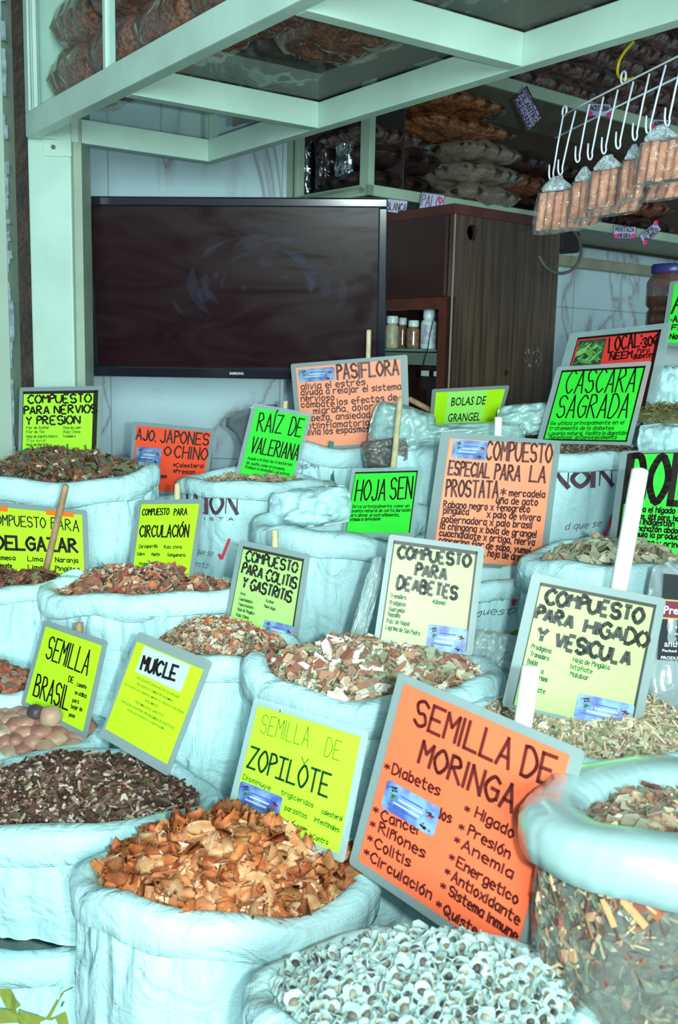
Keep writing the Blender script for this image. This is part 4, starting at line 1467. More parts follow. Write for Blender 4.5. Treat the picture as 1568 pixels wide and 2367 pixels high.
sack('ajo', 'small white sack behind the orange garlic sign', 400, 1128, 2.98, 110, ratio=.7, seed=2.1, height=.45)
sack('pasi', 'white sack with green stripe holding the PASIFLORA sign', 790, 1020, 2.93, 145, ratio=.55, seed=1.3, height=.5, extra=x_pasi, cuff=.055)
sack('gran', 'white sack under the plastic wrap with the BOLAS DE GRANGEL sign', 1080, 1050, 2.90, 200, ratio=.5, seed=3.2, height=.6)
sack('vale', 'white printed sack holding the RAIZ DE VALERIANA sign', 590, 1102, 2.72, 178, ratio=.62, seed=4.4, height=.55, extra=x_valer, cuff=.045, fold=.003)
sack('nerv', 'large wrinkled white sack at far left holding the nerve compound', 125, 1088, 2.46, 222, ratio=.7, seed=.6, height=.42, cuff=.058, fold=.008, tilt=(.012, 0))
sack('casc', 'white printed sack of bark holding the CASCARA SAGRADA sign', 1335, 1042, 2.62, 175, ratio=.6, seed=5.5, height=.5, fold=.004, extra=x_casc, tilt=(.010, 0))
sack('hoja', 'empty-looking white sack with thick rolled rim holding the HOJA SEN sign', 805, 1198, 2.42, 203, ratio=.60, seed=6.1, height=.5, cuff=.062, lip=.020, wav=.013, tilt=(0, .026))
sack('delg', 'white sack at the left edge holding the weight-loss compound sign', 0, 1332, 2.20, 185, ratio=.42, seed=7.7, height=.45, cuff=.032)
sack('pros', 'white printed sack holding the peach prostate compound sign', 1110, 1318, 2.26, 165, ratio=.6, seed=8.2, height=.5, extra=x_prost, cuff=.045)
sack('circ', 'white sack of red and brown bark below the CIRCULACION sign', 338, 1345, 2.14, 228, ratio=.58, seed=9.4, height=.5, cuff=.050, tilt=(.004, 0), flare=.01)
sack('boli', 'white sack of bay leaves below the green BOL sign', 1430, 1283, 1.98, 205, ratio=.62, seed=10.3, height=.5, cuff=.07, lip=.018)
sack('coli', 'white sack of fine chopped herbs holding the COLITIS sign', 500, 1490, 1.98, 192, ratio=.62, seed=11.9, height=.5, cuff=.05)
sack('izqu', 'white sack of reddish chips at the left edge', -60, 1572, 2.05, 155, ratio=.45, seed=12.1, height=.5)
sack('bras', 'white sack of large pinkish seeds holding the SEMILLA BRASIL sign', 50, 1682, 1.98, 196, ratio=.62, seed=13.3, height=.3, cuff=.05)
sack('deab', 'white sack of mixed bark and roots holding the DEABETES sign', 868, 1545, 1.80, 280, ratio=.62, seed=14.2, height=.5, cuff=.065, lip=.017, wav=.012)
sack('higa', 'white sack of pale shredded herbs holding the HIGADO sign', 1370, 1680, 1.62, 310, ratio=.62, seed=15.6, height=.5, cuff=.05)
sack('muic', 'large white sack of dark stems below the MUICLE sign', 170, 1822, 1.72, 335, ratio=.62, seed=16.8, height=.205, cuff=.062, lip=.017)
sack('bajo', 'white sack with green leaf print under the MUICLE sack at bottom left', 60, 2108, 1.74, 290, ratio=.62, seed=17.2, height=.5, cuff=.055, lip=.016, extra=x_low, fold=.009)
sack('zopi', 'front white sack of brown seed husks below the ZOPILOTE sign', 525, 2002, 1.46, 332, ratio=.66, seed=18.5, height=.5, cuff=.06, lip=.016, wav=.009, flare=.01)
sack('mori', 'front white sack full of winged moringa seeds', 975, 2290, 1.12, 392, ratio=.66, seed=19.1, height=.45, cuff=.055, lip=.014)

# --- fillings
BR = [(150, 95, 75), (120, 75, 62), (175, 120, 90), (95, 60, 55)]
GR = [(120, 130, 100), (95, 105, 80), (150, 160, 125), (140, 165, 140)]
WH = [(215, 220, 205), (190, 195, 175), (205, 190, 165)]
OR = [(200, 120, 75), (180, 95, 65), (215, 150, 100)]

fill('nerv', 'dry mix of green and brown leaves heaped in the far left sack', [
    (4, 'stick', .02, .06, .0008, .0018, [(150, 105, 70), (175, 120, 75), (110, 75, 55)]), (6, 'leaf', .015, .035, .008, .018, [(95, 110, 85), (85, 80, 70), (125, 85, 65), (110, 125, 100)]),
    (1, 'chunk', .008, .016, .006, .012, WH)], 1500, [(95, 75, 55), (55, 50, 40)], dome=.062, seed=2, bump=.018, tiltk=.6)
fill('vale', 'pale brown root shavings in the valerian sack', [(3, 'leaf', .01, .03, .006, .014, [(190, 180, 150), (170, 150, 125), (205, 205, 180)]), (2, 'stick', .01, .03, .001, .002, [(185, 165, 135)])],
     500, [(185, 180, 160), (150, 140, 115)], dome=.018, seed=3, drop=.02, tiltk=.6)
fill('casc', 'brown bark strips in the cascara sack', [(3, 'stick', .02, .06, .001, .002, [(150, 140, 120), (110, 95, 85), (175, 170, 145)]), (3, 'leaf', .015, .04, .006, .012, [(130, 115, 100), (100, 90, 85)])],
     600, [(120, 105, 90), (75, 62, 55)], dome=.025, seed=4, drop=.008)
fill('delg', 'dark brown herb mix in the sack at the left edge', [(3, 'leaf', .01, .03, .006, .012, BR + GR[:1]), (2, 'stick', .01, .04, .001, .002, [(130, 90, 70)])],
     500, [(95, 70, 55), (60, 45, 40)], dome=.022, seed=5, drop=.006)
fill('circ', 'red and brown bark mix with green bits below the CIRCULACION sign', [
    (5, 'stick', .015, .05, .0008, .002, [(170, 165, 150), (185, 150, 110), (140, 120, 105), (120, 135, 120)]), (5, 'leaf', .012, .032, .006, .016, OR + BR + GR[:2]), (2, 'chunk', .012, .026, .008, .018, [(205, 190, 170), (175, 90, 75), (160, 85, 75), (200, 140, 95)])],
     1500, [(135, 90, 72), (85, 70, 60)], dome=.045, seed=6, bump=.012)
fill('boli', 'bay leaves in the sack below the green sign', [(6, 'leaf', .03, .06, .014, .022, [(150, 165, 140), (175, 185, 160), (125, 135, 110), (165, 150, 125)]), (1, 'stick', .02, .04, .001, .002, [(120, 80, 60)])],
     340, [(140, 145, 120), (95, 85, 70)], dome=.035, seed=7, bump=.012, tiltk=.6, lift=.6, name='bay_leaves')
fill('coli', 'fine chopped brown and green herbs below the COLITIS sign', [
    (6, 'leaf', .006, .014, .004, .008, [(150, 125, 105), (175, 150, 125), (120, 130, 100), (100, 85, 75)]), (1, 'leaf', .012, .022, .006, .012, OR), (1.2, 'leaf', .01, .018, .006, .012, WH), (3, 'stick', .008, .022, .0006, .0014, [(190, 185, 160), (150, 115, 90)])],
     2600, [(150, 130, 105), (100, 85, 72)], dome=.055, seed=8, bump=.008, drop=.010)
fill('izqu', 'reddish brown chips in the sack at the left edge', [(3, 'leaf', .015, .035, .01, .018, [(140, 140, 120), (175, 90, 65), (110, 90, 80)]), (3, 'chunk', .01, .02, .008, .014, [(150, 120, 100), (180, 90, 60)])],
     450, [(120, 85, 70), (75, 60, 50)], dome=.04, seed=9, drop=.005)
fill('deab', 'coarse mix of white roots and red bark below the DEABETES sign', [
    (2, 'leaf', .015, .045, .008, .020, [(162, 132, 112), (180, 150, 124), (200, 192, 168), (150, 176, 144), (128, 145, 112)]),
    (.5, 'chunk', .035, .06, .012, .020, [(226, 232, 222), (150, 95, 80), (222, 226, 205), (165, 120, 98)]),
    (1.6, 'chunk', .010, .028, .006, .014, [(225, 232, 220), (165, 110, 90), (195, 150, 110), (215, 215, 200)]),
    (8, 'stick', .012, .04, .0008, .002, [(170, 175, 150), (185, 140, 95), (130, 110, 95), (150, 165, 140)]), (5, 'leaf', .008, .018, .004, .01, [(160, 165, 135), (135, 110, 95), (120, 140, 120)])],
     2100, [(145, 120, 98), (100, 85, 72)], dome=.060, seed=10, bump=.014, drop=.012)
fill('higa', 'pale green shredded leaves and stems below the HIGADO sign', [
    (6, 'leaf', .008, .022, .005, .011, [(184, 190, 160), (162, 176, 138), (206, 212, 182), (150, 134, 114), (132, 150, 116)]), (3, 'stick', .015, .05, .0008, .0018, [(205, 200, 165), (175, 160, 125)]), (.7, 'leaf', .012, .022, .006, .012, [(165, 125, 115), (215, 222, 210)])],
     3600, [(150, 150, 120), (105, 105, 85)], dome=.060, seed=11, bump=.010, drop=.010)
fill('muic', 'dark brown stems and leaves with pale bits below the MUICLE sign', [
    (5, 'stick', .015, .05, .001, .0025, [(104, 70, 62), (80, 50, 44), (130, 94, 82), (66, 44, 38)]), (3.4, 'stick', .014, .045, .0012, .0026, [(195, 185, 170), (165, 150, 120), (180, 165, 160)]),
    (5, 'leaf', .012, .034, .006, .014, [(92, 80, 62), (72, 58, 46), (110, 98, 80), (90, 58, 50)]), (4.0, 'ball', .004, .0085, .004, .004, [(185, 190, 165), (160, 155, 135), (205, 205, 190)])],
     4600, [(62, 45, 40), (38, 28, 26)], dome=.045, seed=12, bump=.010, drop=.014, tiltk=.45)


# --- countable fillings
def instances(key, name, cat, group, protos, n, dome, drop, labels, seed, tiltk=.7, scale=(.85, 1.15), up=.6, bump=.008, under=None, layer=.006):
    """protos: list of (body mesh object, [child objects]) built at the origin; copies are scattered over the heap, nearest first"""
    F_ = Filling(SS[key], dome, drop, bump=bump, seed=seed)
    rnd = random.Random(seed)
    # evenly spread points (sunflower), keep the ones nearest to the camera
    pts = []
    N = int(n * 1.16)
    for i in range(N):
        rho = math.sqrt((i + .5) / N) * .96; th = i * 2.399963
        p, nr = F_.frame(rho, th)
        pts.append((p, nr))
    pts.sort(key=lambda q: (q[0] - CAM).length)
    for i, (p, nr) in enumerate(pts[:n]):
        kk_ = rnd.randrange(len(protos)); b0, ch0 = protos[kk_]
        o = b0.copy(); COL.objects.link(o)
        upv = (nr + Vector((rnd.gauss(0, tiltk), rnd.gauss(0, tiltk), rnd.gauss(0, .3)))).normalized()
        ax = Vector((rnd.gauss(0, 1), rnd.gauss(0, 1), rnd.gauss(0, .4))); ax = (ax - upv * ax.dot(upv)).normalized()
        R = Matrix((ax, upv.cross(ax), upv)).transposed().to_4x4()
        s_ = rnd.uniform(*scale)
        o.matrix_world = Matrix.Translation(p + nr * (layer * rnd.uniform(.2, 1.6))) @ R @ Matrix.Scale(s_, 4)
        tag(o, labels(i, p, kk_, abs(upv.z)), cat, group)
        for c in ch0:
            d = c.copy(); COL.objects.link(d); d.parent = o
    for b0, ch0 in protos:
        for c in ch0: bpy.data.objects.remove(c)
        bpy.data.objects.remove(b0)
    return F_


def raw(name, vs, fs, m, parent=None, smooth=True, sub=0):
    me = bpy.data.meshes.new(name); me.from_pydata([tuple(v) for v in vs], [], fs); me.materials.append(m)
    if smooth: me.polygons.foreach_set('use_smooth', [True] * len(me.polygons))
    me.update()
    o = bpy.data.objects.new(name, me); COL.objects.link(o)
    if parent: o.parent = parent
    return o


# husks of the zopilote (mahogany) seed: thin curled wings
HUSK = [mat('husk_%d' % i, rgb(*c), rough=.6, col2=rgb(*c2), noise_scale=45, spec=.3) for i, (c, c2) in enumerate((
    ((198, 124, 74), (165, 86, 44)), ((176, 96, 52), (130, 60, 30)), ((208, 146, 98), (176, 104, 62)), ((166, 112, 68), (142, 82, 46)), ((208, 164, 122), (182, 126, 82))))]


def husk_proto(k):
    rnd = random.Random(100 + k)
    L, w = rnd.uniform(.034, .052), rnd.uniform(.017, .026)
    nu, nv = 9, 5
    cur, tw = rnd.uniform(.2, .6) * rnd.choice((-1, 1)), rnd.uniform(-.5, .5)
    vs = []
    for side in (0, 1):
        for i in range(nu):
            u = -1 + 2 * i / (nu - 1)
            ww = w * (1 - .55 * abs(u) ** 2.2) * (1 + .18 * math.sin(3.1 * u + k)) * .5
            for j in range(nv):
                v = -1 + 2 * j / (nv - 1)
                z = cur * w * (u * u - .3) + .35 * w * v * v * math.copysign(1, cur) + tw * w * u * v * .6 + .0018 * math.sin(5 * u + 4 * v + k)
                vs.append((u * L / 2 + .002 * math.sin(v * 4 + k), v * ww, z + (0 if side else -.0011)))
    fs = []
    m_ = nu * nv
    for s_ in (0, 1):
        for i in range(nu - 1):
            for j in range(nv - 1):
                a = s_ * m_ + i * nv + j; q = (a, a + 1, a + nv + 1, a + nv); fs.append(q if s_ == 0 else q[::-1])
    for i in range(nu - 1):
        for j in (0, nv - 1):
            a = i * nv + j; fs.append((a, a + nv, m_ + a + nv, m_ + a))
    for j in range(nv - 1):
        for i in (0, nu - 1):
            a = i * nv + j; fs.append((a, a + 1, m_ + a + 1, m_ + a))
    return raw('seed_husk', vs, fs, HUSK[k % len(HUSK)]), []


def zone(q, box):
    fx = min(.999, max(0, (q[0] - box[0]) / (box[2] - box[0]))); fy = min(.999, max(0, (q[1] - box[1]) / (box[3] - box[1])))
    return '%s of the heap, %s' % (('back row', 'second row', 'middle row', 'fourth row', 'front row')[int(fy * 5)], ('far left', 'left of centre', 'centre', 'right of centre', 'far right')[int(fx * 5)])


HC = ('orange brown', 'dark russet', 'light tan', 'olive brown', 'cream')


def hl(i, p, k, up):
    q = proj(p)
    return '%s %s seed husk, %s' % (HC[k % 5], ('flat', 'tilted', 'upright')[0 if up > .8 else (1 if up > .45 else 2)], zone(q, (195, 1860, 850, 2080)))


instances('zopi', 'seed_husk', 'seed husk', 'brown seed husks in the ZOPILOTE sack', [husk_proto(k) for k in range(10)], 300, .070, .014, hl, 21, tiltk=.75, layer=.010)
fill('zopi', 'lower layer of brown seed husks filling the ZOPILOTE sack', [(1, 'leaf', .03, .045, .014, .024, [(185, 115, 70), (205, 150, 105), (165, 95, 55), (225, 200, 170)])],
     900, [(160, 95, 55), (100, 52, 28)], dome=.070, drop=.016, seed=21, name='seed_husk_layer', bump=.008, tiltk=.8, lift=.3, cat='seed husks')

# moringa seeds: dark kernel with three papery wings
WING = mat('papery_wing', (.40, .54, .51, 1), rough=.6)
KERN = [mat('moringa_kernel_%d' % i, rgb(*c), rough=.6) for i, c in enumerate(((95, 88, 80), (70, 62, 58), (125, 112, 92), (150, 145, 125)))]


def moringa_proto(k):
    rnd = random.Random(200 + k)
    r = .0054
    vs = []; fs = []
    for a0 in range(3):
        a = a0 * 2.094 + rnd.uniform(-.15, .15)
        d = Vector((math.cos(a), math.sin(a), 0)); t = Vector((-d.y, d.x, 0))
        o = len(vs)
        for side in (-1, 1):
            for (x, z) in ((0, -.0085), (.0055, -.010), (.0105, -.006), (.0112, 0), (.0105, .007), (.006, .0105), (0, .009)):
                bend = rnd.uniform(-.0012, .0012) + .0022 * math.sin(z * 260 + k) * (x / .011)
                vs.append(d * x * rnd.uniform(.9, 1.1) + Z * z + t * (bend + side * .0004))
        n = 7
        fs.append(tuple(o + i for i in range(n))); fs.append(tuple(o + n + i for i in range(n))[::-1])
        fs += [(o + i, o + (i + 1) % n, o + n + (i + 1) % n, o + n + i) for i in range(n)]
    b = raw('moringa_seed', vs, fs, WING, smooth=False)
    kv = []; kf = []
    nu, nv = 8, 6
    for j in range(nv + 1):
        f = math.pi * j / nv
        for i in range(nu):
            a = 2 * math.pi * i / nu
            kv.append((r * math.sin(f) * math.cos(a), r * math.sin(f) * math.sin(a), r * 1.15 * math.cos(f)))
    for j in range(nv):
        for i in range(nu):
            kf.append((j * nu + i, (j + 1) * nu + i, (j + 1) * nu + (i + 1) % nu, j * nu + (i + 1) % nu))
    kk = raw('kernel', kv, kf, KERN[k % 4], parent=b)
    return b, [kk]


def ml(i, p, k, up):
    q = proj(p)
    return 'moringa seed, %s kernel, %s wings, %s' % (('grey', 'dark', 'olive', 'pale')[k % 4], ('level', 'tilted', 'upright')[0 if up > .8 else (1 if up > .45 else 2)], zone(q, (600, 2090, 1330, 2400)))


instances('mori', 'moringa_seed', 'seed', 'moringa seeds in the front sack', [moringa_proto(k) for k in range(8)], 300, .040, .006, ml, 22, tiltk=.9, layer=.006, bump=.006)
# deeper seeds of the same heap
F_ = Filling(SS['mori'], .040, .006, bump=.006, seed=22)
mb = MB(); rnd = random.Random(5)
R_, T2 = 20, 60
vs = [F_.at(.0001, 0) - Z * .006]
for i in range(1, R_ + 1):
    for k in range(T2): vs.append(F_.at(i / R_, 2 * math.pi * k / T2) - Z * .006)
fs = [(0, 1 + k, 1 + (k + 1) % T2) for k in range(T2)] + [(1 + i * T2 + k, 1 + (i + 1) * T2 + k, 1 + (i + 1) * T2 + (k + 1) % T2, 1 + i * T2 + (k + 1) % T2) for i in range(R_ - 1) for k in range(T2)]
mb.add(vs, fs, mat('moringa_depth', rgb(120, 125, 120), rough=.8, col2=rgb(70, 64, 60), noise_scale=160))
for k in range(1500):
    rho = math.sqrt(rnd.random()) * .98; th = rnd.uniform(0, 6.283)
    p, nr = F_.frame(rho, th); p = p - nr * rnd.uniform(0, .006)
    upv = Vector((rnd.gauss(0, 1), rnd.gauss(0, 1), rnd.gauss(0, 1))).normalized(); ax = upv.orthogonal().normalized(); ay = upv.cross(ax)
    for a0 in range(3):
        a = a0 * 2.094; d = ax * math.cos(a) + ay * math.sin(a)
        q = [p + upv * -.008, p + d * .008 - upv * .008, p + d * .0105, p + d * .008 + upv * .008, p + upv * .008]
        mb.add(q, [(0, 1, 2, 3, 4)], WING)
    r = .0042
    mb.add([p + v * r for v in (ax, ay, -ax, -ay, upv, -upv)], [(0, 1, 4), (1, 2, 4), (2, 3, 4), (3, 0, 4), (1, 0, 5), (2, 1, 5), (3, 2, 5), (0, 3, 5)], KERN[k % 4])
tag(mb.obj('moringa_seed_layer', None), 'deeper white winged moringa seeds filling the front sack', 'seeds', kind='stuff')

# large brasil seeds
PEB = [mat('brasil_seed_%d' % i, rgb(*c), rough=.5, col2=rgb(*c2), noise_scale=25) for i, (c, c2) in enumerate((
    ((192, 148, 128), (165, 118, 102)), ((205, 170, 145), (180, 140, 118)), ((178, 128, 112), (145, 98, 86)), ((195, 175, 148), (165, 140, 115))))]
PEBD = mat('dark_brasil_seed', rgb(85, 72, 82), rough=.5, noise_amt=.4, noise_scale=30)


def pebble(name, c, r, sx, sy, sz, m, seed):
    vs = []; fs = []
    nu, nv = 16, 10
    rnd = random.Random(seed); a0 = rnd.uniform(0, 3); ca_, sa_ = math.cos(a0), math.sin(a0)
    for j in range(nv + 1):
        f = math.pi * j / nv
        for i in range(nu):
            a = 2 * math.pi * i / nu
            v = Vector((sx * math.sin(f) * math.cos(a), sy * math.sin(f) * math.sin(a), sz * math.cos(f)))
            k = 1 + .16 * noise.noise(v * 1.6 + Vector((seed, 0, 0))) + .05 * noise.noise(v * 5 + Vector((seed, 0, 0)))
            v *= r * k
            vs.append(c + Vector((v.x * ca_ - v.y * sa_, v.x * sa_ + v.y * ca_, v.z)))
    for j in range(nv):
        for i in range(nu):
            fs.append((j * nu + i, (j + 1) * nu + i, (j + 1) * nu + (i + 1) % nu, j * nu + (i + 1) % nu))
    mb = MB(); mb.add(vs, fs)
    return mb.obj(name, m, smooth=True)


fill('bras', 'small crumbs between the large seeds of the SEMILLA BRASIL sack', [(1, 'chunk', .006, .012, .005, .008, BR)], 200, [(150, 100, 88), (110, 70, 62)], dome=.035, drop=.02, seed=30, name='seed_crumbs', bump=.006, cat='crumbs')
F_ = Filling(SS['bras'], .035, .02, bump=.006, seed=30)
rnd = random.Random(31)
k = 0
for i in range(72):
    rho = math.sqrt((i + .5) / 72) * .93; th = i * 2.399963 + 1
    p, nr = F_.frame(rho, th)
    q = proj(p)
    if q[0] < -30: continue
    kc = rnd.randrange(4)
    lab = '%s brasil seed, %s' % (('pinkish tan', 'light tan', 'reddish brown', 'yellowish tan')[kc], zone(q, (-40, 1600, 240, 1720)))
    tag(pebble('brasil_seed', p + nr * .009, .0225, rnd.uniform(.95, 1.2), rnd.uniform(.75, .95), rnd.uniform(.6, .8), PEB[kc], i), lab, 'seed', 'large seeds in the SEMILLA BRASIL sack')
tag(pebble('brasil_seed', P(118, 1655, 1.89), .0205, 1.05, 1, 1, PEB[1], 301), 'largest round tan seed on top in front of the SEMILLA BRASIL sign', 'seed')
tag(pebble('brasil_seed', P(82, 1645, 1.92), .0165, 1, .9, .85, PEBD, 302), 'dark grey seed on top beside the large round tan seed', 'seed')

# ================================================================ SIGNS
def leafphoto(pl, r):
    mb = MB(); pl.plate(mb, .03, .05, .37, .44, .0016, .0003)
    p = mb.obj('leaf_photo', mat('leaf_photo_background', rgb(60, 95, 70), rough=.35, noise_amt=.5, noise_scale=30), r)
    p['label'] = 'printed photo of green leaves'
    mb = MB(); rnd = random.Random(2)
    ms = [mat('leaf_print_a', rgb(95, 165, 75)), mat('leaf_print_b', rgb(140, 195, 110)), mat('leaf_print_c', rgb(70, 125, 70))]
    for i in range(46):
        u, v = rnd.uniform(.06, .33), rnd.uniform(.11, .38); a = rnd.uniform(.5, 1.2) if i % 3 else rnd.uniform(2.2, 2.9); L = rnd.uniform(.04, .085)
        pts = [(-1, 0), (-.3, .22), (.5, .18), (1, 0), (.4, -.2), (-.4, -.2)]
        q = []
        for x, y in pts:
            uu = u + (x * math.cos(a) - y * math.sin(a)) * L; vv = v - (x * math.sin(a) + y * math.cos(a)) * L * pl.w / pl.h
            q.append(pl.at(min(.368, max(.032, uu)), min(.438, max(.052, vv)), .0019 + i * .00001))
        mb.add(q, [tuple(range(6))], ms[i % 3])
    mb.obj('printed_leaves', None, p)


ST = {'stencil': True, 'n': 4}
C_ = (0, 0, 0, 0)


def L_(lst, h, th, ink):
    return [(t, (x0, y0, x1, y1, h), th, {'ink': ink}) for t, x0, y0, x1, y1 in lst]


def rows(lst, u0, v0, dv, hh, cw, th, **o):
    return [(t, (u0, v0 + i * dv, u0 + cw * len(t), v0 + i * dv + hh), th, o) for i, t in enumerate(lst) if t]


sign('pale yellow stencilled sign reading COMPUESTO PARA NERVIOS Y PRESION', [(54, 905), (228, 902), (222, 1078), (50, 1072)], 2.56, 'lime', [
    ('COMPUESTO', (66, 933, 211, 930.5, 19), .0048, ST), ('PARA NERVIOS', (57, 959, 225, 954.5, 19), .0048, ST), ('Y PRESION', (61, 982.6, 186, 980, 19), .0048, ST)]
    + L_([('Flor de Azahar', 62, 992, 115, 991), ('Flor de Tila', 62, 1001.5, 103, 1001), ('Hoja de zapote blanco', 62, 1012, 133, 1011), ('Toronjil', 62, 1022, 107, 1021), ('Hoja de Naranjo', 62, 1031, 113, 1030),
          ('Pata de Leon', 148, 992, 187, 991), ('Raiz China', 148, 1001.5, 186, 1001), ('Tronadora', 146, 1011.5, 175, 1011)], 6, .0012, INKG),
    border=(.002, .0075, .013, 0, INK), card=(.50, .83, .96, 1.02), lean=5)
sign('red-orange sign reading AJO JAPONES O CHINO', [(316, 984), (488, 1000), (466, 1140), (306, 1130)], 2.82, 'red', [
    ('AJO.', (315, 1014, 360, 1020, 24), .0042), ('JAPONES', (371, 1021, 481, 1029, 27), .0042), ('O', (380, 1052, 394, 1053, 20), .0042), ('CHINO', (403, 1057, 477.5, 1063, 27), .0042)]
    + L_([('*Artritis', 314, 1073, 361, 1075), ('*Colesterol', 401, 1079, 470, 1081), ('*Asma', 318, 1089, 353, 1090), ('*Presion', 401, 1093, 450, 1095), ('*Dolor de huesos', 316, 1103, 385, 1104.5)], 9, .0026, INK),
    card=(.02, .32, .36, .58), lean=5)
sign('yellow sign reading COMPUESTO PARA ADELGAZAR with a diagonal stick across it', [(-42, 1168), (190, 1190), (195, 1327), (-40, 1316)], 2.19, 'yellow', [
    ('COMPUESTO', (-23, 1212, 106, 1220, 24), .0028), ('PARA', (119, 1221, 183, 1228, 25), .0028), ('ADELGAZAR', (-34, 1267, 179, 1275, 30), .0062)]
    + L_([('Olmeca', -10, 1293, 36, 1294), ('Lima', 65, 1296, 99.5, 1297), ('Naranja', 129, 1298, 181, 1300), ('Tejocote', -12, 1311, 28, 1312), ('Lima', 66, 1315, 98, 1316), ('Pingüica', 129, 1318, 184, 1320)], 10, .0022, INK),
    stick=((153, 1120), (102, 1335), True), stickmat=WOODBR, stickr=.0075, lean=5,
    extra=lambda pl, r: (lambda mb: (pl.plate(mb, .64, -.03, .92, .05, .0026, .0008), pl.plate(mb, .12, -.02, .26, .06, .0026, .0008), mb.obj('orange_tape', TAPE, r)))(MB()))
sign('yellow sign reading COMPUESTO PARA CIRCULACION above the red bark', [(328, 1166), (461, 1165), (436, 1334), (308, 1318)], 2.18, 'yellow', [
    ('COMPUESTO', (330, 1191.5, 391, 1190, 14), .0026), ('PARA', (403, 1191.5, 433, 1190, 14), .0026), ('CIRCULACIÓN', (324, 1241, 436, 1241, 25), .0036)]
    + L_([('Zarzaparrilla', 322, 1267, 365, 1266), ('Raiz china', 380, 1268, 421, 1268), ('Cobre', 318, 1284, 335, 1284), ('Muitle', 351.5, 1285, 370, 1285), ('Sanguinaria', 388, 1286, 429, 1287), ('Hojas de pingüica', 323, 1306, 383, 1309)], 7, .0014, INKG),
    stick=((411, 1118), (408, 1190), False), lean=8,
    extra=lambda pl, r: (lambda mb: (pl.plate(mb, .72, .91, .92, .985, .0026, .0008), mb.obj('orange_tape', TAPE, r)))(MB()))
sign('green sign reading RAIZ DE VALERIANA', [(592, 942), (712, 963), (672, 1122), (552, 1104)], 2.74, 'green', [
    ('RAÍZ', (593.6, 995, 649, 1001, 42), .0040), ('DE', (666, 1004, 693.5, 1009, 42), .0040), ('VALERIANA', (578, 1044, 686.6, 1063, 36), .0040)]
    + L_([('·Ayuda a tratar los transtornos', 571, 1061, 674.6, 1076.6), ('de sueño como el insomnio', 569, 1071.4, 657, 1087), ('·Reduce la ansiedad y el estres', 566, 1081, 668, 1099)], 7, .0014, INKG),
    stick=((660, 926), (658, 970), False), lean=5, sleeve=SLEEVEW)
sign('peach sign reading PASIFLORA below the television corner', [(684, 850), (926, 831), (932, 1022), (700, 1034)], 2.86, 'peach', [
    ('PASIFLORA', (781, 876, 922, 865, 32), .0062, {'ink': INKB})]
    + L_([('alivia el estrés', 697, 901, 845, 889), ('ayuda a relajar el sistema', 697, 914, 927, 900), ('nervioso', 697, 928, 773, 925), ('combate', 697.6, 942, 773, 939), ('los efectos de', 781, 936, 917.4, 924),
          ('migraña, dolor de', 726, 957, 893, 943), ('cabeza, ansiedad', 700, 974, 855.4, 965), ('antiinflamatoria', 700, 992, 853.7, 983), ('alivia los espasmos', 704, 1006, 855, 997)], 14, .0034, INKB),
    card=(.02, .025, .37, .185), stick=((853, 762), (851, 850), False), lean=5, msides=(.014, .012, .02, .01))
sign('yellow green printed sign reading BOLAS DE GRANGEL', [(1008, 907), (1168, 899), (1144, 990), (1000, 996)], 2.86, 'yellow', [
    ('BOLAS DE', (.24, .14, .75, .36), 0, {'print': True, 'bold': .012}), ('GRANGEL', (.22, .55, .72, .77), 0, {'print': True, 'bold': .012}),
    ('*ALIVIA PADECIMIENTOS URINATIOS COMO MAL DE', (.04, .88, .92, .93), 0, {'print': True, 'ink': INKP, 'bold': .012})], lean=5, sleeve=SLEEVE,
    extra=lambda pl, r: (lambda mb: (pl.plate(mb, .17, .012, .75, .99, .0015, .0002), mb.obj('paper_patch', PAPER['lemon'], r)))(MB()))
sign('coral sign with leaf photo reading LOCAL 306 NEEM behind the green one', [(1337, 781), (1530, 762), (1492, 940), (1292, 940)], 2.78, 'coral', [
    ('LOCAL:', (1407.6, 816, 1484, 800, 33), .0050), ('306', (1487, 805, 1522, 796, 22), .0050), ('NEEM', (1410, 833, 1461, 827, 15), .0044), ('Para', (1474, 816, 1501.6, 814, 9), .0026), ('diabetes', (1464.5, 831, 1512, 825, 12), .0028)],
    border=(.003, .0075, .010, 0, INK), lean=5, msides=(.03, .02, .026, .01), sleeve=SLEEVEW,
    extra=lambda pl, r: leafphoto(pl, r))
sign('bright green sign reading CASCARA SAGRADA', [(1300, 857), (1494, 846), (1450, 1022), (1256, 1018)], 2.58, 'green', [
    ('CASCARA', (1305.5, 910, 1465.6, 906, 52), .0040), ('SAGRADA', (1285.6, 966, 1449, 966, 50), .0040)]
    + L_([('·Se utiliza principalmente en el', 1270.6, 983, 1443, 981), ('tratamiento de la diabetes', 1270.6, 994.4, 1419, 994), ('·Laxante natural, facilita la digestión', 1267, 1006.5, 1449, 1005.6), ('·Beneficios: antienvejecimiento', 1269, 1015.5, 1426, 1015.5)], 8, .0017, INKG),
    border=(.0035, .006, .0045, .004, INK), lean=8, sleeve=SLEEVEW, msides=(.018, .014, .012, .008))
sign('large green sign reading BOL cut off at the right edge', [(1452, 1049), (1745, 1042), (1716, 1300), (1423, 1272)], 2.02, 'green', [
    ('BOLDO', (1447, 1158, 1700, 1172, 103), .0145)]
    + L_([('para el hígado', 1462, 1182, 1561, 1187.5), ('agruras, útil para, hacer', 1446, 1197, 1590, 1207), ('a la indigestión', 1460, 1210, 1559, 1217.5), ('e hinchazón abdominal', 1452, 1225, 1600, 1236), ('estimula la producción', 1441, 1238, 1600, 1250), ('de orina y orina', 1450, 1255, 1575, 1267)], 12, .0028, INK),
    border=(.006, .0018, .0, .0, INK), lean=8, msides=(.016, .007, .01, .01), sleeve=SLEEVE)
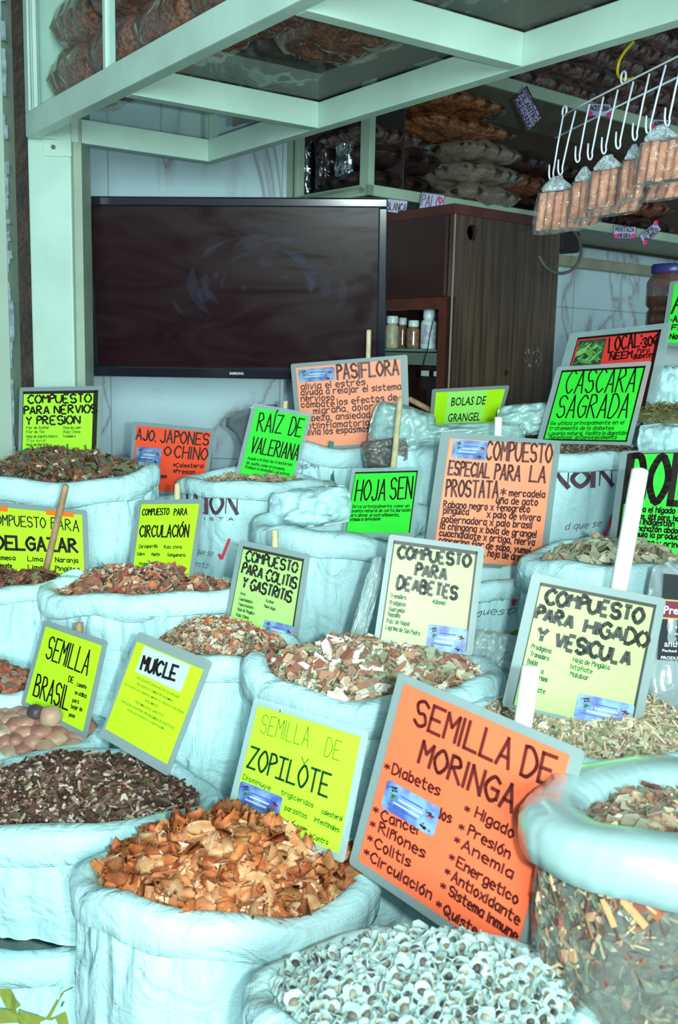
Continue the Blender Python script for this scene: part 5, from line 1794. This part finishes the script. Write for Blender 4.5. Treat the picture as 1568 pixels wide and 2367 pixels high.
sign('peach sign reading COMPUESTO ESPECIAL PARA LA PROSTATA', [(1040, 1013), (1281, 1032), (1247, 1312), (1000, 1292)], 2.30, 'peach', [
    ('COMPUESTO', (1122.5, 1062, 1274, 1069, 42), .0050, {'ink': INKB}), ('ESPECIAL', (1036, 1096, 1130, 1104, 31), .0050, {'ink': INKB}), ('PARA', (1143, 1106, 1201, 1111, 33), .0050, {'ink': INKB}), ('LA', (1224, 1112, 1259.4, 1115, 35), .0050, {'ink': INKB}),
    ('PROSTATA', (1030.6, 1146, 1150.6, 1150, 37), .0050, {'ink': INKB}), ('*', (1157, 1147, 1168, 1148, 22), .0034, {'ink': INKB})]
    + L_([('mercadela', 1177, 1146, 1259, 1150), ('uña de gato', 1147, 1163, 1242.5, 1168), ('Rabano negro x fenogreco', 1025, 1172.5, 1224, 1184), ('pingüica', 1025, 1186, 1083, 1190), ('x palo de vivora', 1126, 1195, 1248, 1204),
          ('gobernadora x palo brasil', 1020.5, 1206, 1229, 1221), ('la chingona x bola de grangel', 1017.5, 1222, 1239, 1242), ('cuachalalate x ortiga, hierva', 1015.6, 1238, 1235, 1260.6), ('cancerina flor de sapo, yumel', 1014, 1254, 1225, 1280), ('raiz de orejona, hoja de arnica', 1012, 1269, 1222, 1298)], 15, .0031, INKB),
    card=(.04, .005, .365, .155), stick=((1153, 963), (1150, 1030), False), stickmat=WHITEROD, stickr=.009, lean=8, msides=(.022, .014, .016, .01))
sign('green sign reading HOJA SEN in the thick-rimmed sack', [(822, 1092), (967, 1088), (948, 1232), (800, 1232)], 2.44, 'green', [
    ('HOJA', (821, 1157.5, 890, 1156, 46), .0042), ('SEN', (902, 1155, 952, 1152, 49), .0042)]
    + L_([('·Sirve principalmente como un', 812, 1175, 946.7, 1173), ('laxante natural de corta duración', 810.6, 1185, 950, 1183), ('para aliviar el estreñimiento,', 807, 1195, 924, 1194), ('estimula la defecacion', 807, 1205, 880, 1203)], 7, .0015, INKG),
    border=(.0012, .0045, .003, 0, INK), stick=((926, 918), (908, 1100), False), stickr=.0078, lean=5, sleeve=SLEEVEW)
sign('lime stencilled sign reading COMPUESTO PARA COLITIS Y GASTRITIS', [(563, 1262), (704, 1292), (674, 1488), (527, 1452)], 2.04, 'lemon', [
    ('COMPUESTO', (568, 1296, 686, 1325, 25), .0046, ST), ('PARA COLITIS', (559, 1325, 684, 1361, 26), .0046, ST), ('Y GASTRITIS', (559, 1357, 672, 1393, 26), .0046, ST)]
    + L_([('Anis', 556, 1373.6, 568, 1377), ('Cuachalalate', 553, 1386, 584, 1395), ('Tepezcohuite', 551, 1398, 586, 1408), ('Hoja de Pingüica', 549, 1410, 588, 1421), ('Raiz China', 547, 1423, 575, 1431), ('Cancer', 544, 1436, 563, 1442),
          ('Azahar', 614.7, 1390.5, 634, 1396), ('Muerdago', 611, 1403, 637, 1411)], 7, .0011, INKG),
    border=(.0012, .006, .0035, .0035, INK), card=(.53, .79, 1.0, 1.0), stick=((636, 1224), (636, 1285), False), stickr=.0072, lean=10)
sign('pale lime stencilled sign reading COMPUESTO PARA DEABETES', [(911, 1249), (1105, 1275), (1078, 1506), (878, 1478)], 1.785, 'lemon', [
    ('COMPUESTO', (920, 1289.5, 1086, 1311, 28), .0062, ST), ('PARA', (960, 1332, 1031, 1343, 30), .0062, ST), ('DEABETES', (917, 1360, 1054.5, 1386, 29), .0062, ST)]
    + L_([('Tronadora', 903, 1381, 938, 1386), ('Prodigiosa', 901, 1397, 937, 1402), ('Guarumbo', 899, 1411.5, 935, 1417), ('Nopalillo', 897, 1424, 925, 1428), ('Raiz de Nopal', 894, 1439, 946, 1447), ('Lagrima de San Pedro', 891, 1453.6, 970, 1469),
          ('*Idiomel', 1000, 1394.7, 1029, 1399)], 10, .0013, INKG),
    border=(.0022, .0065, .004, .0, INK), card=(.53, .78, .99, 1.03), lean=10, msides=(.010, .010, .012, .006))
sign('pale lime stencilled sign reading COMPUESTO PARA HIGADO Y VESICULA', [(1250, 1346), (1518, 1398), (1460, 1688), (1186, 1628)], 1.555, 'lemon', [
    ('COMPUESTO', (1260, 1394, 1483, 1442, 34), .0068, ST), ('PARA', (1237, 1431, 1321, 1455, 33), .0068, ST), ('HIGADO', (1349, 1463, 1494, 1497, 35), .0068, ST), ('Y', (1238, 1480, 1262, 1486, 33), .0068, ST), ('VESICULA', (1281, 1495, 1453.5, 1540, 35), .0068, ST)]
    + L_([('Prodigiosa', 1228, 1498, 1273, 1510), ('Tronadora', 1225, 1515, 1267, 1527), ('Boldo', 1218.5, 1532, 1242, 1538), ('Pingüica', 1215, 1546, 1255, 1557), ('Cardo Mariano', 1211, 1562, 1264, 1576), ('Estafiate', 1206, 1590, 1259, 1603),
          ('Hoja de Pingüica', 1324, 1529, 1408, 1548), ('Istafiate', 1318, 1544.5, 1368, 1557), ('Malabar', 1317, 1561.6, 1360, 1572.5)], 11, .0014, INKG),
    border=(.0018, .0055, .0045, .0, INK), card=(.505, .80, .985, 1.0), stick=((1481, 1082), (1424, 1400), False), stickmat=WHITEROD, stickr=.0135, lean=12, msides=(.016, .012, .014, .006))
sign('yellow sign reading SEMILLA DE BRASIL standing in the large seeds', [(107, 1448), (236, 1492), (192, 1690), (60, 1622)], 1.94, 'yellow', [
    ('SEMILLA', (106, 1520, 202, 1560, 54), .0036), ('BRASIL', (78, 1606, 157, 1641, 52), .0038), ('DE', (159, 1575, 170, 1579, 14), .0020)]
    + L_([('Laxante', 179, 1585, 200.6, 1592), ('se utiliza', 174, 1603.4, 200.6, 1613), ('para', 169, 1621.6, 183, 1626), ('bajar de', 166, 1636, 191, 1644), ('peso', 161, 1655, 174, 1659)], 9, .0015, INK),
    stick=((183, 1438), (185, 1490), False), stickmat=WOODBR, stickr=.008, lean=8)
sign('yellow sign with white patch reading MUICLE', [(318, 1483), (471, 1548), (387, 1766), (244, 1684)], 1.74, 'yellow', [
    ('MUICLE', (326, 1546, 404, 1573, 34), .0048, {'ink': INK, 'jit': .3}),
    ('*EXCELENTE DEPURADOR DE SANGRE', (.17, .335, .83, .365), 0, {'print': True, 'ink': INKP, 'bold': .012}), ('*AYUDA A COMBATIR ANEMIA', (.20, .395, .76, .425), 0, {'print': True, 'ink': INKP, 'bold': .012}),
    ('*DOLORES DE CABEZA, MAREOS, PRESION ARTERIAL', (.03, .455, .97, .485), 0, {'print': True, 'ink': INKP, 'bold': .012}), ('INSOMNIO', (.40, .515, .60, .545), 0, {'print': True, 'ink': INKP, 'bold': .012}),
    ('*ESTIMULA EL APETITO', (.27, .575, .72, .605), 0, {'print': True, 'ink': INKP, 'bold': .012}), ('*AYUDA A EVITAR PROBLEMAS DIGESTIVOS', (.08, .635, .92, .665), 0, {'print': True, 'ink': INKP, 'bold': .012}),
    ('*NIVEL ANTIDEPRESIVO Y NERVIOSISMO', (.20, .69, .80, .715), 0, {'print': True, 'ink': INKP, 'bold': .012})],
    lean=10, msides=(.006, .018, .010, .018),
    extra=lambda pl, r: (lambda mb: (pl.plate(mb, .12, .012, .82, .30, .0016, .0003), mb.obj('paper_patch', PAPER['white'], r)))(MB()))
sign('yellow sign reading SEMILLA DE ZOPILOTE standing in the brown husks', [(597, 1631), (835, 1703), (783, 1972), (541, 1866)], 1.48, 'lime', [
    ('SEMILLA', (602, 1693, 713, 1727, 45), .0012, {'ink': INKF}), ('DE', (751, 1747, 785, 1758, 45), .0012, {'ink': INKF}), ('ZOP|LOTE', (573, 1772, 757, 1842, 50), .0038, {'ink': INKG}), ("'", (643, 1670, 646, 1671, 30), .0014, {'ink': INKG}), ('V', (697, 1763, 713, 1768, 14), .0014, {'ink': INKG})]
    + L_([('Disminuye', 563, 1800, 626, 1827), ('trigliceridos', 651.5, 1836, 725, 1867), ('colesterol', 745, 1880, 792, 1898), ('parasitos', 659.5, 1871, 710, 1892), ('intestinales', 728, 1898, 785, 1924), ('Laxante', 655, 1903, 698, 1920), ('Contra', 724, 1939, 759, 1952)], 12, .0012, INKG),
    card=(.01, .73, .43, .97), lean=10, sleeve=SLEEVEW)
sign('large orange sign reading SEMILLA DE MORINGA in front', [(936, 1580), (1319, 1746), (1186, 2228), (829, 1988)], 1.30, 'orange', [
    ('SEMILLA', (957.6, 1672, 1177, 1776, 62), .0050, {'ink': INKB}), ('DE', (1206, 1789, 1275, 1817, 70), .0050, {'ink': INKB}), ('MORINGA', (969, 1762, 1185, 1876, 56), .0052, {'ink': INKB})]
    + L_([('Diabetes', 908, 1787, 1017, 1839), ('dos', 1011, 1888, 1044, 1902), ('l', 1003, 1921, 1006, 1922.4), ('Cancer', 883, 1895, 977, 1932), ('Riñones', 877, 1921.5, 982.5, 1983), ('Colitis', 868, 1958, 949, 2004), ('Circulación', 858, 1990, 997, 2079),
          ('Higado', 1100, 1887, 1186.5, 1937), ('Presión', 1083.7, 1928, 1178, 1985), ('Anemia', 1069, 1961, 1185, 2031), ('Energetico', 1057, 2001, 1196.5, 2090), ('Antioxidante', 1045.6, 2034, 1200, 2137), ('Sistema inmune', 1039, 2067.5, 1195, 2174), ('Quiste', 1027, 2111, 1102, 2162)], 25, .0029, INKB)
    + [('*', (x - 5, y + 6, x + 6, y + 10, 18), .0024, {'ink': INKB}) for x, y in ((896, 1772), (870, 1872), (863, 1905), (857, 1938), (849, 1970), (1081, 1870), (1068, 1912), (1058, 1942), (1046, 1982), (1036, 2015), (1026, 2048), (1016, 2090))],
    card=(.055, .51, .41, .665), stick=((1229, 1538), (1203, 1720), False), stickmat=WHITEROD, stickr=.0118, lean=12, msides=(.015, .012, .017, .014))
sign('green sign with clear top at the far right edge above the neem sign', [(1560, 657), (1700, 640), (1672, 800), (1540, 792)], 2.70, 'green', [
    ('A', (.03, .10, .28, .50), .006), ('·A', (.04, .55, .15, .65), .004), ('·Fi', (.03, .70, .2, .78), .004), ('·No', (.03, .85, .2, .93), .004)], lean=5, msides=(.014, .01, .01, .01))
# loose diagonal stick beside the BOLAS DE GRANGEL sign
mb = MB(); a, b = P(944, 921, 2.92), P(1010, 956, 2.90)
mb.tube([a + (b - a) * t for t in (0, .05, .5, 1, 1.25)], [.006, .0085, .0085, .0085, .0085], 12)
tag(mb.obj('wooden_stick', WOODBR, smooth=True), 'short brown wooden stick leaning diagonally left of the BOLAS DE GRANGEL sign', 'stick')

# ================================================================ WIRE RACK WITH CINNAMON PACKS
WIRE = mat('white_coated_wire', (.62, .66, .74, 1), rough=.35, coat=.4)
dL, dR = 2.18, 1.80
PL_ = P(1302, 262, dL); PR_ = P(1600, 116, dR)


def rk(px, py, off=0.0):        # point in the vertical plane of the rack
    dd = (PR_ - PL_); n = Vector((-dd.y, dd.x, 0)).normalized()
    return on_plane(px, py, PL_ + n * off, n)


_d = PR_ - PL_
NRK = Vector((_d.y, -_d.x, 0)).normalized()
if NRK.dot(CAM - PL_) < 0: NRK = -NRK
rack = empty('wire_rack', rk(1285, 410), 'white wire hook rack hanging at the upper right', 'rack')
mb = MB()
mb.tube([rk(1305, 266), rk(1350, 240)] + [rk(x, 240 - (x - 1350) * .505) for x in (1400, 1480, 1568, 1680)], .0022, 8); mb.obj('top_wire', WIRE, rack, smooth=True)
mb = MB(); mb.tube([rk(1284, 319), rk(1420, 250), rk(1568, 178), rk(1680, 122)], .0022, 8); mb.obj('lower_wire', WIRE, rack, smooth=True)
HK = [((1302, 270), (1281, 400)), ((1331, 256), (1302, 388)), ((1363, 240), (1342, 358)), ((1396, 224), (1371, 352)), ((1429, 207), (1403, 338)), ((1465, 188), (1436, 326)), ((1502, 170), (1475, 306)),
      ((1540, 150), (1506, 290)), ((1580, 130), (1550, 272))]
for i, ((x0, y0), (x1, y1)) in enumerate(HK):
    a, b = rk(x0, y0), rk(x1, y1)
    f = NRK + Vector((.25, 0, 0))
    pts = [a, a.lerp(b, .5) + NRK * .002, b + NRK * .002] + [b + f * .009 * (1 - math.cos(t)) - Z * .016 * math.sin(t) for t in (.5, 1.0, 1.57, 2.1, 2.6, 3.1)] + [b + f * .018 + Z * .016]
    mb = MB(); mb.tube(pts, .0021, 8); mb.obj('hook', WIRE, rack, smooth=True)
for (cx_, cy_) in ((1305, 262), (1441, 184)):
    mb = MB(); c = rk(cx_, cy_ + 4)
    mb.tube([c + _d.normalized() * .008 * math.cos(t) * 1.0 + Z * (.008 + .011 * math.sin(t)) for t in [k * .5 for k in range(-2, 10)]], .0024, 8); mb.obj('hanging_eye', WIRE, rack, smooth=True)
mb = MB(); mb.tube(curve3([P(*p) for p in ((1466, 96, 2.0), (1446, 118, 2.0), (1433, 140, 2.0), (1428, 165, 2.01), (1434, 180, 2.03), (1450, 184, 2.04), (1466, 180, 2.05))]), .0032, 8)
tag(mb.obj('yellow_cord', mat('yellow_cord', (.55, .42, .01, 1), rough=.4), smooth=True), 'yellow cord loop from which the white wire rack hangs', 'cord')
CIN = [mat('cinnamon_%d' % i, rgb(*c), rough=.6, col2=rgb(*c2), noise_scale=70) for i, (c, c2) in enumerate((((204, 134, 100), (168, 104, 76)), ((212, 144, 108), (180, 114, 84)), ((188, 120, 88), (152, 90, 66))))]
PFILM = film_mat('crinkled_clear_film', rgb(165, 160, 160), .86, rough=.06, bump=1.0, bscale=48)
PFILM2 = film_mat('crinkled_film_top', rgb(190, 205, 210), .45, rough=.06, bump=1.0, bscale=60)
PACKS = [  # centre px, py, width px, height px, depth, sticks, tilt, label
    (1288, 486, 98, 92, 2.12, 5, .10, 'pack of cinnamon sticks hanging lowest at the left end of the rack'),
    (1350, 462, 62, 88, 2.06, 3, .06, 'narrow pack of cinnamon sticks, second from the left end'),
    (1405, 436, 88, 90, 2.00, 4, .08, 'pack of cinnamon sticks with four broad sticks in the middle of the rack'),
    (1462, 414, 56, 92, 1.95, 3, .08, 'pack of cinnamon sticks tucked left of the highest pack'),
    (1528, 372, 104, 96, 1.88, 5, .10, 'pack of cinnamon sticks hanging highest at the right edge'),
    (1540, 440, 90, 40, 1.99, 4, .30, 'cinnamon pack lying folded below the highest pack'),
    (1335, 500, 110, 56, 2.14, 5, .22, 'cinnamon pack half hidden behind the lowest front pack'),
    (1425, 470, 110, 50, 2.03, 5, .25, 'cinnamon pack half hidden behind the middle pack')]
rnd = random.Random(17)
for i, (px, py, w, h, d, ns, tl, lab) in enumerate(PACKS):
    c = P(px, py, d)
    X = (_d.normalized() * .35 + XC * .8); X.z = 0; X.normalize()
    X = (X + Z * .10).normalized()
    nn = X.cross(Z); nn = nn if nn.dot(CAM - c) > 0 else -nn
    Y = (Z + nn * .15 - X * -tl).normalized()
    nn = X.cross(Y).normalized(); nn = nn if nn.dot(CAM - c) > 0 else -nn
    hw, hh = w / FPX * d / 2, h / FPX * d / 2
    pk = empty('cinnamon_pack', c - Y * hh, lab, 'pack of cinnamon', 'packs of cinnamon sticks on the rack')
    for k in range(ns):
        u = (-1 + (2 * k + 1) / ns) * .93
        r = hw / ns * .93
        rr = r * rnd.uniform(.88, 1.0)
        cc = c + X * (u * hw)
        j = rnd.uniform(-.06, .04)
        n_ = 14; vs = []; fs = []
        # rolled quill: spiral section
        for e, t in ((-1, 0), (-.3, 0), (.4, 0), (1, 0)):
            for q in range(n_):
                a = 2 * math.pi * q / n_
                k2 = 1 + .06 * math.sin(3 * a + k) + (.10 if q == 0 else 0)
                vs.append(cc + Y * (hh * .90 * e + j * hh) + (X * math.cos(a) + nn * math.sin(a)) * rr * k2)
        for m_ in range(3):
            for q in range(n_): fs.append((m_ * n_ + q, m_ * n_ + (q + 1) % n_, (m_ + 1) * n_ + (q + 1) % n_, (m_ + 1) * n_ + q))
        fs += [tuple(range(n_))[::-1], tuple(3 * n_ + q for q in range(n_))]
        mb = MB(); mb.add(vs, fs); mb.obj('cinnamon_stick', CIN[rnd.randrange(3)], pk, smooth=True)
    mb = MB(); vs, fs = pillow(c - Y * .002, X * (hw * 1.10), Y * (hh * 1.12), nn, hw / ns * 1.35, 70 + i, 20, 16, wrinkle=.0022, power=.25); mb.add(vs, fs)
    mb.obj('plastic_wrap', PFILM, pk, smooth=True)
    if h > 60:
        mb = MB(); vs, fs = pillow(c + Y * (hh * 1.32), X * (hw * .90), Y * (hh * .36), nn, .007, 90 + i, 16, 10, wrinkle=.007)
        tc_ = c + Y * (hh * .96)
        vs = [v - X * ((v - tc_).dot(X) * min(.8, max(0, (v - tc_).dot(Y) / (hh * .9)))) for v in vs]; mb.add(vs, fs)
        mb.obj('gathered_top', PFILM2, pk, smooth=True)

# ================================================================ PLASTIC COVERS AND BAGS AMONG THE SACKS
MILK = film_mat('milky_film', (.42, .66, .64, 1), .12, rough=.18, bump=.8, bscale=14)
MILK2 = film_mat('milky_clear_film', (.50, .68, .68, 1), .35, rough=.10, bump=1.0, bscale=18)
FB = Vector((0, 1, 0))


def px_bag(label, px, py, d, w, h, thick, m, seed, rot=0.0, name='plastic_bag', cat='bag', lean=.2, wr=.008, power=.5, nu=30, nv=20, group=None):
    c = P(px, py, d)
    X = Vector((math.cos(rot), 0, math.sin(rot))); Y = Vector((-math.sin(rot), lean, math.cos(rot))).normalized()
    N = X.cross(Y).normalized(); N = N if N.y < 0 else -N
    mb = MB(); vs, fs = pillow(c, X * (w / FPX * d / 2), Y * (h / FPX * d / 2), N, thick, seed, nu, nv, wrinkle=wr, power=power); mb.add(vs, fs)
    return tag(mb.obj(name, m, smooth=True), label, cat, group)


px_bag('bulging milky plastic bag left of the BOLAS DE GRANGEL sign', 930, 992, 2.72, 150, 112, .07, MILK, 1.2, rot=-.25)
px_bag('milky plastic wrap folded below the BOLAS DE GRANGEL sign', 1070, 1010, 2.70, 290, 66, .05, MILK, 2.7, rot=.06)
px_bag('milky plastic wrap bulging between the grangel and cascara signs', 1215, 970, 2.74, 130, 75, .05, MILK, 3.9, rot=.12)
px_bag('grey translucent bag of powder lying beside the milky bag', 893, 1048, 2.60, 105, 70, .045, bagmat('bag_of_grey_powder', rgb(125, 125, 122), rgb(92, 86, 86), 120, bs=18), 4.1, rot=.12)
px_bag('stack of folded white sacks between the HOJA SEN and prostate signs', 975, 1140, 2.60, 180, 220, .05, SACK, 5.3, rot=0, name='folded_sacks', cat='sacks', wr=.010)
px_bag('white cloth lining bunched inside the HOJA SEN sack', 718, 1172, 2.44, 190, 92, .05, SACK, 15.5, rot=.12, power=.9, name='cloth_lining', cat='cloth', wr=.012)
px_bag('folded white sack heap above the green herb heap at far right', 1560, 905, 2.75, 120, 120, .05, SACK, 6.2, name='folded_sacks', cat='sacks', wr=.012)
px_bag('pale printed bag right of the CASCARA SAGRADA sign', 1540, 1030, 2.45, 130, 100, .05, SACK, 7.4, name='folded_sacks', cat='sacks', wr=.012)
px_bag('crumpled printed plastic between the DEABETES and HIGADO signs', 1148, 1520, 1.90, 130, 120, .03, MILK2, 8.8, rot=-.2, name='crumpled_plastic', cat='plastic', wr=.012)
px_bag('narrow folded printed plastic strip left of the DEABETES sign', 848, 1400, 1.93, 40, 235, .012, MILK2, 9.9, rot=-.28, name='folded_plastic_strip', cat='plastic', wr=.004)
# grey bent plastic sheet behind the valerian sign
mb = MB(); vs = []
pts = [((523, 968), (640, 935), 2.98), ((521, 985), (642, 955), 2.95), ((545, 1003), (640, 985), 2.92), ((556, 1030), (640, 1020), 2.90), ((552, 1060), (640, 1055), 2.88), ((540, 1082), (640, 1085), 2.86)]
for a, b, d in pts:
    for k in range(9):
        t = k / 8
        vs.append(P(a[0] + (b[0] - a[0]) * t, a[1] + (b[1] - a[1]) * t - 10 * math.sin(t * 3.1), d - .05 * math.sin(t * math.pi)))
n0 = len(vs); vs += [v + Vector((0, .003, 0)) for v in vs]
fs = []
for j in range(5):
    for k in range(8):
        a = j * 9 + k; fs += [(a, a + 1, a + 10, a + 9), (n0 + a, n0 + a + 9, n0 + a + 10, n0 + a + 1)]
for j in range(5):
    for k in (0, 8): a = j * 9 + k; fs.append((a, a + 9, n0 + a + 9, n0 + a))
for k in range(8):
    for j in (0, 45): fs.append((j + k, j + k + 1, n0 + j + k + 1, n0 + j + k))
mb.add(vs, fs)
tag(mb.obj('bent_plastic_sheet', mat('smoky_plastic_sheet', rgb(118, 128, 136), rough=.25, coat=.6), smooth=True), 'bent smoky grey plastic sheet left of the valerian sign', 'plastic sheet')
# green herb heap at far right
mb = MB(); rnd = random.Random(44)
c0 = P(1555, 948, 2.68)
bm_ = mat('moss_base', rgb(110, 110, 65), rough=.8, noise_amt=.5, noise_scale=60)
vs = []; fs = []
for j in range(9):
    for i in range(20):
        a = 2 * math.pi * i / 20; f = j / 8 * math.pi / 2
        vs.append(c0 + Vector((.15 * math.cos(a) * math.cos(f), .10 * math.sin(a) * math.cos(f), -.03 + .045 * math.sin(f))))
for j in range(8):
    for i in range(20): fs.append((j * 20 + i, j * 20 + (i + 1) % 20, (j + 1) * 20 + (i + 1) % 20, (j + 1) * 20 + i))
mb.add(vs, fs, bm_)
for k in range(500):
    a = rnd.uniform(0, 6.28); f = rnd.uniform(0, 1.4); p = c0 + Vector((.15 * math.cos(a) * math.cos(f), .10 * math.sin(a) * math.cos(f), -.03 + .047 * math.sin(f)))
    pv, pf = piece_stick(rnd, rnd.uniform(.012, .03), .0009)
    ax = Vector((rnd.gauss(0, 1), rnd.gauss(0, 1), rnd.gauss(0, .4))).normalized(); ay = ax.orthogonal().normalized(); az = ax.cross(ay)
    mb.add([p + ax * x + ay * y + az * z for x, y, z in pv], pf, herb_mat(rnd.choice([(130, 140, 80), (160, 150, 95), (100, 100, 60), (150, 175, 120)])))
tag(mb.obj('herb_heap', None), 'olive green dried herb heap at the far right edge', 'herbs', kind='stuff')
px_bag('white sack carrying the olive herb heap at the far right', 1560, 1000, 2.70, 150, 70, .08, SACK, 12.5, name='folded_sacks', cat='sacks')

# black-labelled pouch at the right edge
dpo = 1.66
PO = Plane([(1520, 1292), (1700, 1310), (1668, 1690), (1490, 1690)], dpo, 6, .3)
po = empty('labelled_pouch', PO.at(.5, 1), 'clear pouch with black and red printed label at the right edge', 'pouch')
mb = MB(); vs, fs = pillow(PO.at(.5, .5, -.03), (PO.at(1, .5) - PO.at(0, .5)) * .5, (PO.at(.5, 0) - PO.at(.5, 1)) * .5, PO.n, .030, 33, 26, 26, wrinkle=.004); mb.add(vs, fs)
mb.obj('pouch_film', film_mat('pouch_film', (.33, .40, .42, 1), .25, rough=.08, bump=.8, bscale=16), po, smooth=True)
mb = MB(); PO.plate(mb, .10, .08, .98, .58, .0015, .001); lb = mb.obj('pouch_label', mat('black_label', (.02, .022, .025, 1), rough=.3, coat=.5), po)
mb = MB(); PO.plate(mb, .085, .235, .985, .33, .0030, .001); mb.obj('red_band', mat('maroon_band', (.16, .02, .04, 1), rough=.4), lb)
mb = MB(); PO.plate(mb, .08, .225, .99, .235, .0032, .001); PO.plate(mb, .08, .33, .99, .34, .0032, .001); mb.obj('gold_line', mat('gold_line', (.45, .33, .10, 1), rough=.4), lb)
mb = MB(); q = PO.map(.0036)
for t, (u0, v0, u1, v1), b_ in (('Premium', (.12, .262, .62, .31), .02), ('CA  FINA', (.20, .375, .90, .43), .01), ('anthaceae', (.16, .465, .62, .50), .01), ('Packed by:', (.14, .515, .42, .535), .02), ('PRODUCT OF M', (.13, .555, .60, .575), .03)):
    printed(mb, q, t, (u0 * PO.w, v0 * PO.h, u1 * PO.w, v1 * PO.h), None, b_)
mb.obj('lettering', mat('label_white_ink', (.6, .7, .72, 1), rough=.5), lb)
mb = MB(); vs, fs = pillow(PO.at(.5, .88, -.03), (PO.at(1, .5) - PO.at(0, .5)) * .46, (PO.at(.5, 0) - PO.at(.5, 1)) * .10, PO.n, .022, 35, 20, 12); mb.add(vs, fs)
mb.obj('pouch_contents', mat('reddish_contents', rgb(110, 70, 58), rough=.8, noise_amt=.6, noise_scale=80), po, smooth=True)

# front right clear bag with thick rolled rim
CL = film_mat('clear_bag_film', rgb(120, 130, 126), .58, rough=.10, bump=.9, bscale=12)
RIM = film_mat('milky_rolled_rim', (.32, .48, .48, 1), .03, rough=.24, bump=.25, bscale=9)
S_ = Sack(1585, 1850, 1.14, 322, height=.44, ratio=.72, seed=24.4, cuff=.066, lip=.027, wav=.003, fold=.006)
S_.build('large clear plastic bag of leaves with thick rolled milky rim at front right', material=CL, cuffmat=RIM, name='clear_bag', cat='bag', group=None)
SS['clear'] = S_
LF = [(138, 150, 128), (118, 130, 106), (158, 164, 142), (138, 108, 90), (108, 84, 74), (168, 150, 122), (100, 102, 88)]
fill('clear', 'mixed green and brown leaves heaped in the clear front bag', [(5, 'leaf', .016, .040, .010, .020, LF), (3, 'stick', .02, .05, .001, .0024, [(200, 190, 150), (150, 110, 80), (120, 80, 62)]), (1, 'chunk', .012, .024, .008, .014, [(185, 120, 90), (120, 95, 88), (215, 220, 205)]), (4, 'leaf', .006, .014, .004, .008, LF)],
     1300, [(125, 115, 92), (82, 70, 58)], dome=.012, drop=.030, seed=25, bump=.008)
mb = MB(); rnd = random.Random(26)
N_, M_ = 90, 26
vs = []
for j in range(M_ + 1):
    for k in range(N_):
        z = .045 + (.43 - .045) * j / M_
        vs.append(S_.body_pt(2 * math.pi * k / N_, z, -.010 - .004 * noise.noise(Vector((k * .5, j * .7, 0)))))
fs = [(j * N_ + k, (j + 1) * N_ + k, (j + 1) * N_ + (k + 1) % N_, j * N_ + (k + 1) % N_) for j in range(M_) for k in range(N_)] + [tuple(M_ * N_ + k for k in range(N_))]
mb.add(vs, fs, mat('leaf_mass', rgb(118, 116, 100), rough=.85, col2=rgb(72, 62, 54), noise_scale=55, bump=1.0, bump_scale=70))
for k in range(2600):
    th = rnd.uniform(-3.3, .3); z = rnd.uniform(.05, .42)
    p = S_.body_pt(th, z, -.007); n = (p - S_.c); n.z = 0; n.normalize()
    kind = rnd.random()
    if kind < .6: pv, pf = piece_leaf(rnd, rnd.choice((rnd.uniform(.006, .014), rnd.uniform(.012, .034))), rnd.uniform(.004, .012)); col_ = rnd.choice(LF)
    elif kind < .95: pv, pf = piece_stick(rnd, rnd.uniform(.012, .045), rnd.uniform(.0007, .0018)); col_ = rnd.choice([(195, 180, 140), (140, 105, 80), (105, 72, 60), (150, 165, 130)])
    else: pv, pf = piece_chunk(rnd, .018, .012); col_ = rnd.choice([(130, 70, 58), (190, 150, 115)])
    ax = Vector((rnd.gauss(0, 1), rnd.gauss(0, 1), rnd.gauss(0, 1))); nn = (n + Vector((rnd.gauss(0, .15), rnd.gauss(0, .15), rnd.gauss(0, .15)))).normalized()
    ax = (ax - nn * ax.dot(nn)).normalized(); ay = nn.cross(ax)
    mb.add([p + ax * x + ay * y + nn * z_ for x, y, z_ in pv], pf, herb_mat(col_))
for (px, py, L, w, a, c) in ((1470, 2075, .062, .011, -.55, (165, 95, 60)), (1445, 2090, .055, .008, -.6, (205, 160, 105)), (1400, 2110, .03, .006, -1.0, (195, 165, 110)), (1545, 2060, .03, .0025, 1.1, (225, 232, 230))):
    th, z = S_.find(px, py); p = S_.body_pt(th, z, -.003); n = (p - S_.c); n.z = 0; n.normalize(); t_ = Vector((-n.y, n.x, 0))
    ax = t_ * math.cos(a) + Z * math.sin(a); ay = n.cross(ax)
    mb.box(p, ax * L / 2, ay * w / 2, n * .0015, herb_mat(c))
tag(mb.obj('leaf_mass', None), 'packed leaves and twigs seen through the wall of the clear front bag', 'herbs', kind='stuff')

# ================================================================ TIERED STAND UNDER THE SACKS
tiers = {}
for key, sk in SS.items():
    if key == 'muic': continue
    zb = sk.c.z - sk.h - sk.wav * 0
    mb = MB()
    ex = .72
    zt_ = zb - .001
    if zt_ < .03: continue
    c = Vector((sk.c.x, sk.c.y, zt_ / 2))
    tiers[key] = 1
    X = Vector((sk.rx * ex * .62, 0, 0)); Y = Vector((0, sk.ry * ex * .62, 0))
    mb.box(Vector((c.x, c.y, zt_ - .01)), X * 1.15, Y * 1.15, Z * .01)
    for sx in (-1, 1):
        for sy in (-1, 1):
            mb.box(Vector((c.x, c.y, (zt_ - .02) / 2)) + X * (.95 * sx) + Y * (.95 * sy), Vector((.018, 0, 0)), Vector((0, .018, 0)), Z * ((zt_ - .02) / 2))
    tag(mb.obj('wooden_stool', CRATE), 'wooden stool carrying the %s' % ' '.join(SS[key].root['label'].split()[:9]), 'stool', 'stools under the sacks')

for o in list(bpy.data.objects):
    if '_org' in o: del o['_org']
